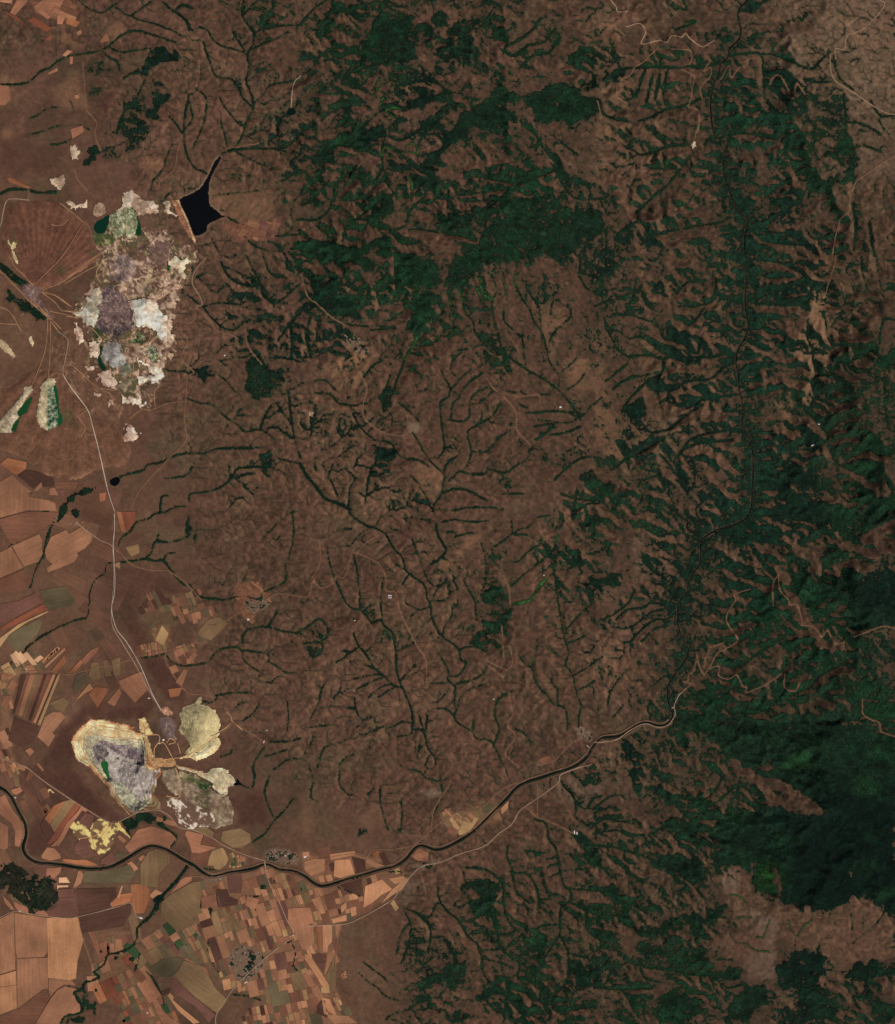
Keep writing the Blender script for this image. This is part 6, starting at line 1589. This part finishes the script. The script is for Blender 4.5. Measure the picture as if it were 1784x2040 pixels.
conveyor('straight white conveyor line from the western mine junction to the dark pond crossing', 'E', '752,520 860,690 1040,935 1100,1130 1180,1440 1268,1843 1356,2130')
conveyor('thin white conveyor line beside the railway, running south to the southern mine', '31', '677,10 679,110 672,200 678,300 682,420 676,500 662,575 690,690 750,770 830,905 900,1070 955,1175')

for nm, q, w_, c_, par in LATE:
    ribbon(nm, q, w_, c_, 3.0, M_ROAD, par)
MINE_ROADS = parse("""
D ro 1 | 400,1600 560,1720 680,1850 760,1960 820,2040 ; 420,1560 620,1760 740,1880 860,2010 ; 670,1830 672,2040 ; 712,1850 705,2040 ; 760,1520 860,1600 1000,1690 ; 600,1500 780,1640 860,1740 1000,1770 1100,1800 ; 700,1760 900,1800 1100,1860 ; 440,1640 400,1720 290,1830 ; -20,1690 150,1780 300,2040 ; 0,1930 240,1945 ; 1330,820 1470,900 ; 1510,1080 1400,1110 1350,1250 1420,1370 ; 720,540 800,560 890,540 960,470
B rb 1.6 | 500,760 515,930 545,1110
B ro .9 | 460,760 300,880 0,1110 ; 450,910 250,1010 0,1160 ; 500,480 570,500 600,620 620,680 620,800 ; 600,640 680,740 740,830 ; 720,600 715,680 700,760 ; 700,280 720,450 720,600 ; 980,1140 1180,1050 1250,1030 ; 1040,1370 1150,1240 1260,1170 ; 1500,980 1420,1200 ; 430,940 380,1010 380,1080 430,1160
C ro .9 | 780,130 820,260 835,420 790,450 ; 840,450 960,400 1010,470 1000,570 920,640 720,640 640,590 800,560 850,500 ; 800,1040 810,900 800,790 ; 660,1060 800,970 ; 1090,690 1130,640 1100,800 ; 920,650 1080,560 ; 0,300 200,310 330,300 ; 0,230 180,240 260,130 ; 440,580 330,450 260,420 ; 600,1180 420,1150 ; 980,1060 1140,1090 1060,1200 1070,1400
A ro 1.1 | 785,330 800,480 840,680 890,700 1060,700 ; 800,425 700,400 600,380 450,345 300,330 200,400 ; 860,680 1060,650 1200,630 1380,510 1495,425 ; 890,690 880,560 930,480 920,420 800,420 ; 940,500 980,500 1060,640 ; 1090,720 1250,755 1400,810 1500,850 ; 1090,740 1130,870 1135,1000 1110,1040 1000,1020 ; 640,1210 560,1110 470,960 440,900 330,800 230,680 180,560 200,470 ; 935,740 900,800 870,830 ; 1110,500 1140,600 ; 1590,190 1640,240 1620,320 1520,390 ; 1640,270 1750,370 ; 780,470 600,450 420,440 300,400 ; 1000,500 1040,450 1090,490 1020,510
A rb .8 | 920,430 905,230 870,100 845,0
F ro .9 | 1300,700 1150,850 1060,880 950,900 ; 1200,870 1330,720 ; 1100,900 1120,1020 ; 1130,780 1230,840
""")
for sh, kd, w, P in MINE_ROADS:
    q = catmull(P, 3.0, 0.12)
    ribbon(RN[kd], q, 1.35 * w, (178, 134, 92) if sh in 'AF' and kd == 'ro' else RC[kd], 3.5, M_ROAD, kind='structure')

# ------------------------------------------------------------------ villages and farms
def block_mesh(V, F, x, y, z, L, Wd, h, ang, roof=0.0):
    ca, sa = math.cos(ang), math.sin(ang)
    b = len(V)
    def P(u, v, w): V.append((x + u * ca - v * sa, y + u * sa + v * ca, z + w))
    for (u, v) in ((-L / 2, -Wd / 2), (L / 2, -Wd / 2), (L / 2, Wd / 2), (-L / 2, Wd / 2)):
        P(u, v, -3)
    for (u, v) in ((-L / 2, -Wd / 2), (L / 2, -Wd / 2), (L / 2, Wd / 2), (-L / 2, Wd / 2)):
        P(u, v, h)
    F += [(b, b + 1, b + 5, b + 4), (b + 1, b + 2, b + 6, b + 5), (b + 2, b + 3, b + 7, b + 6), (b + 3, b, b + 4, b + 7)]
    if roof:
        P(-L / 2 - .6, 0, h + roof); P(L / 2 + .6, 0, h + roof)
        return b
    F.append((b + 4, b + 5, b + 6, b + 7))
    return b

WALLM = {c: paint('plaster_' + c, rgb) for c, rgb in dict(cream=(196, 180, 156), white=(226, 220, 210), grey=(150, 138, 126)).items()}
ROOFM = {c: paint('roofing_' + c, rgb, .7) for c, rgb in dict(tile=(150, 88, 66), brown=(120, 86, 70), pale=(186, 168, 148), white=(250, 248, 244), grey=(140, 134, 128)).items()}
_hm = {}
def house_meshes(L, Wd, h, rf, wall, roof):
    key = (L, Wd, h, rf, wall, roof)
    if key in _hm:
        return _hm[key]
    V, F = [], []
    block_mesh(V, F, 0, 0, 0, L, Wd, h, 0, rf)
    V = V[:8] + [(-L / 2, 0, h + rf * .92), (L / 2, 0, h + rf * .92)]
    F += [(3, 0, 4, 8, 7), (1, 2, 6, 9, 5)]
    F = [f for f in F if f not in ((3, 0, 4, 7), (1, 2, 6, 5))]
    w = bpy.data.meshes.new('wall'); w.from_pydata(V, [], F); w.materials.append(WALLM[wall])
    o = 1.2
    R = [(-L / 2 - o, -Wd / 2 - o, h - .4), (L / 2 + o, -Wd / 2 - o, h - .4), (L / 2 + o, 0, h + rf), (-L / 2 - o, 0, h + rf), (L / 2 + o, Wd / 2 + o, h - .4), (-L / 2 - o, Wd / 2 + o, h - .4)]
    R += [(a, b, c - .5) for a, b, c in R]
    RF = [(0, 1, 2, 3), (3, 2, 4, 5), (9, 8, 7, 6), (11, 10, 8, 9), (0, 6, 7, 1), (4, 10, 11, 5), (1, 7, 8, 2), (2, 8, 10, 4), (5, 11, 9, 3), (3, 9, 6, 0)]
    r = bpy.data.meshes.new('roof'); r.from_pydata(R, [], RF); r.materials.append(ROOFM[roof])
    _hm[key] = (w, r)
    return w, r

def building(name, px, py, L, Wd, h, rf, ang, wall, roof, label, cat, group=None, lift=0):
    w, r = house_meshes(L, Wd, h, rf, wall, roof)
    t = thing(name, label, cat, group)
    t.location = (float(wx(px)), float(wy(py)), float(bilin(ZT, px, py)) + lift)
    t.rotation_euler = (0, 0, math.radians(ang))
    for nm, me in (('wall', w), ('roof', r)):
        o = bpy.data.objects.new(nm, me); COL.objects.link(o); o.parent = t
    return t

vill_tone = []
for sh, s, n, lab, grp, cat in VILL:
    if not n:
        continue
    P = pts_of(sh, s)
    wdw = window(P, 16)
    sub = blur(in_poly(P, GX[wdw] + 3 * nz_f[wdw], GY[wdw] + 3 * nz_m[wdw]).astype(float), 2)
    soil[wdw] = soil[wdw] + (np.array([104, 86, 70.]) - soil[wdw]) * (sub * .85)[..., None]
    lo, hi = P.min(0), P.max(0)
    done = []; tries = 0
    while len(done) < n and tries < 4000:
        tries += 1
        p = lo + (hi - lo) * rng.random(2)
        if not in_poly(P, p[:1], p[1:])[0] or any(np.hypot(*(p - q)) < 2.1 for q in done):
            continue
        done.append(p)
        i, j = int((p[0] + MG) / G + .5), int((p[1] + MG) / G + .5)
        block[j, i] = 2
        building('house', p[0], p[1], random.choice((13, 16, 19)), random.choice((9, 10)), 5, 3, random.choice((20, 35, 110, 125)) + random.uniform(-8, 8),
                 random.choice(('cream', 'white', 'grey')), random.choice(('tile', 'tile', 'brown', 'pale', 'grey')), lab, cat, grp, 3.4)
    if n > 12:      # garden trees
        gm = sub * (.36 + .30 * nz_f[wdw] + .42 * nz_h[wdw])
        lscore[wdw] = np.maximum(lscore[wdw], gm * 1.05); score[wdw] = np.maximum(score[wdw], gm * 1.05)

BARNS = [
 (281, 1829, 62, 26, 'white', 'bright white-roofed farm beside the wooded stream, ending the bent white road', -20),
 (608, 1707, 52, 26, 'white', 'bright white-roofed barn at the east end of the north-bank village', 25),
 (1145, 1658, 16, 60, 'white', 'western of two white-roofed sheds at the road end south-east of the river', 5),
 (1150, 1660, 14, 48, 'white', 'eastern of two white-roofed sheds at the road end south-east of the river', 5),
 (777, 1186, 70, 14, 'white', 'long white shed forming the top bar of a comb-shaped farm in the central hills', 2),
 (775.5, 1190, 10, 40, 'white', 'white side shed, left tooth of the comb-shaped farm in the central hills', 2),
 (779.5, 1190, 10, 40, 'white', 'white side shed, right tooth of the comb-shaped farm in the central hills', 2),
 (1117, 811, 34, 30, 'white', 'single bright white shed on the bare hills beside the eastern gully', 0),
 (448, 708, 26, 20, 'white', 'small white shed south of the track on the bare slope east of the northern mine', 0),
 (526, 1478, 50, 22, 'pale', 'pale farm building on the bare hill east of the southern mine', 70),
 (532, 1455, 26, 18, 'pale', 'small pale shed north of the farm on the bare hill east of the southern mine', 10),
 (297, 1391, 36, 24, 'pale', 'pale pump house beside the conveyor line above the southern mine', 0),
 (326, 1474, 40, 28, 'white', 'white workshop at the centre of the southern mine yard', 20),
 (318, 1481, 26, 16, 'white', 'small white office just south-west of the mine yard workshop', 0),
 (707, 1236, 34, 16, 'pale', 'small pale sheepfold beside the hill track west of the central valley', 10),
 (984, 1393, 30, 18, 'pale', 'lone pale shed on the hill between two streams north of the river', 0),
 (1084, 1146, 22, 20, 'pale', 'tiny pale hut on the hill path west of the north-east ravine', 0),
 (1117, 1532, 30, 16, 'grey', 'grey farmhouse beside the valley road just below the river bend', 30),
 (31, 1589, 24, 20, 'white', 'white hut on the bank of the river near the left edge', 0),
 (40, 1815, 24, 16, 'white', 'white hut at the bend of the gravel road under the swamp wood', 10),
 (294, 2018, 26, 18, 'white', 'white hut in a dark plot near the bottom edge', 0),
 (490, 1957, 60, 22, 'pale', 'pale long school building at the south edge of the big lower village', 35),
 (584, 1864, 26, 18, 'white', 'white kiosk where two white roads meet in the lower farmland', 40),
 (1632, 845, 30, 14, 'white', 'white house on the slope above the eastern tributary', 0),
 (1619, 887, 46, 12, 'white', 'long white terrace beside the eastern tributary near its bend', 15),
 (569, 1705, 24, 18, 'white', 'small bright white house on the north edge of the north-bank village', 0),
 (586, 1714, 28, 20, 'tile', 'red-roofed house at the east side of the north-bank village', 10),
 (165, 1040, 30, 26, 'tile', 'lone red-roofed yard north-east of the field hamlet', 0),
 (152, 1045, 34, 24, 'tile', 'bright red-roofed barn at the south end of the field hamlet', 0),
 (495, 1234, 44, 40, 'pale', 'pale round-cornered depot south of the hill-foot hamlet', 0),
 (1198, 300, 40, 26, 'pale', 'pale building on the bare summit in the forested northern hills', 0) ,
]
for px, py, L, Wd, roof, lab, ang in BARNS:
    if py == 300:
        continue
    building('barn', px, py, L, Wd, 7, 4, ang, 'white' if roof == 'white' else 'cream', roof, lab, 'barn' if 'barn' in lab or 'shed' in lab else 'building', None, 4.5)
    i, j = int((px + MG) / G + .5), int((py + MG) / G + .5)
    block[j - 1:j + 2, i - 1:i + 2] = 2
# bridges
for px, py, L, ang, lab in [(528.5, 1722, 80, 96, 'road bridge over the river at the north-bank village'),
                            (1172, 1487, 70, -45, 'road bridge over the river where it leaves its gorge'),
                            (1341, 1410, 60, 30, 'small bridge over the river at the foot of the hairpin road')]:
    t = thing('bridge', lab, 'bridge')
    z = float(bilin(ZT, px, py)) + 9
    V, F = [], []
    for (l, w, h, n) in ((L, 12, 1.5, 'deck'),):
        block_mesh(V, F, 0, 0, 0, L, 12, 1.5, 0)
        mesh_obj('deck', V, F, np.tile(alb((170, 156, 140)), (len(V), 1)), M_ROAD, t)
    for q in (-.3, .3):
        V, F = [], []
        block_mesh(V, F, q * L, 0, -12, 4, 8, 12, 0)
        mesh_obj('pier', V, F, np.tile(alb((140, 130, 118)), (len(V), 1)), M_ROAD, t)
    t.location = (float(wx(px)), float(wy(py)), z)
    t.rotation_euler = (0, 0, math.radians(ang))
# hedges and dark orchard blocks among the fields
hd = np.zeros((NY, NX))
for sh, s in [('H', '1262,855 1412,900 1355,1030 1245,980 1262,855'), ('H', '1245,985 1290,1020 1350,1035'), ('G', '410,1546 600,1240 680,1150 760,1088 930,1122'), ('L', '395,850 600,870 820,878'), ('L', '0,1445 180,1350 560,1170 740,1060'), ('L', '400,610 480,600 640,640 800,720 940,760'), ('L', '130,0 220,110')]:
    stroke(hd, catmull(pts_of(sh, s), 4), .75 if sh != 'H' else 1.1, 1.0)
for sh, s in [('H', '800,1010 845,1010 858,1115 830,1125'), ('H', '1425,735 1490,735 1490,785 1425,785'), ('H', '1570,675 1605,675 1605,715 1570,715'), ('H', '1340,850 1420,850 1410,880 1345,880'), ('G', '1180,670 1220,670 1220,710 1180,710'), ('G', '1530,760 1600,760 1590,820 1530,800'), ('G', '1350,750 1410,740 1400,790 1350,790'), ('G', '1600,850 1660,820 1610,940 1580,930'),
              ('G', '980,1140 1035,1150 1030,1190 975,1180'), ('G', '985,1250 1070,1250 1070,1275 985,1275'), ('G', '990,1290 1040,1300 1030,1340 985,1335'), ('G', '1100,1390 1135,1400 1130,1440 1100,1430'), ('G', '1120,1120 1165,1125 1165,1180 1125,1175'), ('J', '480,480 515,480 515,520 480,520'), ('J', '300,555 380,555 380,600 300,600'), ('J', '890,590 912,590 912,635 890,635'), ('L', '950,680 1040,620 1100,640 1090,730 1000,740'), ('L', '1150,600 1210,520 1280,510 1370,560 1340,600 1180,660'), ('L', '870,790 980,770 1010,850 940,940 850,1040 820,1040 850,900'), ('L', '1030,850 1110,820 1170,860 1150,950 1100,980 1040,910')]:
    fill(hd, pts_of(sh, s), 1.0)
lscore = np.maximum(lscore, hd * (.85 + .15 * nz_f)); score = np.maximum(score, lscore)

# ------------------------------------------------------------------ ground sheet and trees
build_bodies()
cell = lambda A: (A[:-1, :-1] + A[1:, :-1] + A[:-1, 1:] + A[1:, 1:]) / 4
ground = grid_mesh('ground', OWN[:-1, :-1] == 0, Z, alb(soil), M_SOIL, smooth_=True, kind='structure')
# the land goes on beyond the surveyed sheet
edge = [(i, 0) for i in range(0, NX, 8)] + [(NX - 1, j) for j in range(4, NY, 8)] + [(i, NY - 1) for i in range(NX - 1, -1, -8)] + [(0, j) for j in range(NY - 1, 0, -8)]
Vv, Ff, Tt = [], [], []
ne = len(edge)
for r, f in enumerate((1.0, 1.03, 1.12, 1.35, 2.0, 4.0, 12.0)):
    for n_, (i, j) in enumerate(edge):
        x, y = wx(gx[i]), wy(gy[j])
        z = Z[j, i] if r == 0 else Z[j, i] * max(0, 1 - r / 4) + 60 * min(1, r / 4) + random.uniform(-20, 20) * min(r, 3)
        Vv.append((x * f, y * f, z - (3 if r == 0 else 0))); Tt.append(alb(soil[j, i] * .5 + np.array([98, 66, 50]) * .5))
for r in range(6):
    for n_ in range(ne):
        a, b = r * ne + n_, r * ne + (n_ + 1) % ne
        Ff.append((a, b, b + ne, a + ne))
mesh_obj('terrain', np.array(Vv), np.array(Ff), np.array(Tt), M_SOIL, kind='structure')

score_b = np.where(block >= 2, -9, np.where(block >= .8, np.where(np.maximum(lscore, wscore) > THR, score, -9), score))
cs = cell(score_b)
cs = cs + 0.10 * np.random.default_rng(9).uniform(-1, 1, cs.shape)
tree_c = cs > THR
woodid = np.zeros(tree_c.shape, int)
ccx, ccy = GX[:-1, :-1] + 1, GY[:-1, :-1] + 1
for k, (lab, sh, s) in enumerate(WOODS):
    P = pts_of(sh, s)
    w = window(P, 14)
    w = (slice(w[0].start, min(w[0].stop, NY - 1)), slice(w[1].start, min(w[1].stop, NX - 1)))
    c0 = P.mean(0)
    P2 = c0 + (P - c0) * (1 + 7 / np.maximum(np.linalg.norm(P - c0, axis=1), 1))[:, None]
    m = in_poly(P2, ccx[w], ccy[w])
    woodid[w] = np.where(m, k + 1, woodid[w])
neigh = blur(tree_c.astype(float), 2)
dense = neigh > 0.62
hn = np.random.default_rng(21).uniform(0, 1, (NY, NX))
canopy_z = np.maximum(Z, ZT) + 9 + 8 * np.clip(block, 0, 1) + 9 * hn + 6 * np.clip(nz_f, -1, 1)
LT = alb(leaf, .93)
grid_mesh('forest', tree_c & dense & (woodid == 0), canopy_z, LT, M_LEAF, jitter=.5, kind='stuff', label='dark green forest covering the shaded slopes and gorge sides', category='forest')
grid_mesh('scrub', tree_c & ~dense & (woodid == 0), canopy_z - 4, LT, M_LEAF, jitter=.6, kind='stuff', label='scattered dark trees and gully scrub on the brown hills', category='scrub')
for k, (lab, sh, s) in enumerate(WOODS):
    m = tree_c & (woodid == k + 1)
    if m.sum() > 5:
        grid_mesh('wood', m, canopy_z, LT, M_LEAF, jitter=.5, label=lab, category='wood')
print('tree cells', tree_c.sum(), 'objects', len(bpy.data.objects))
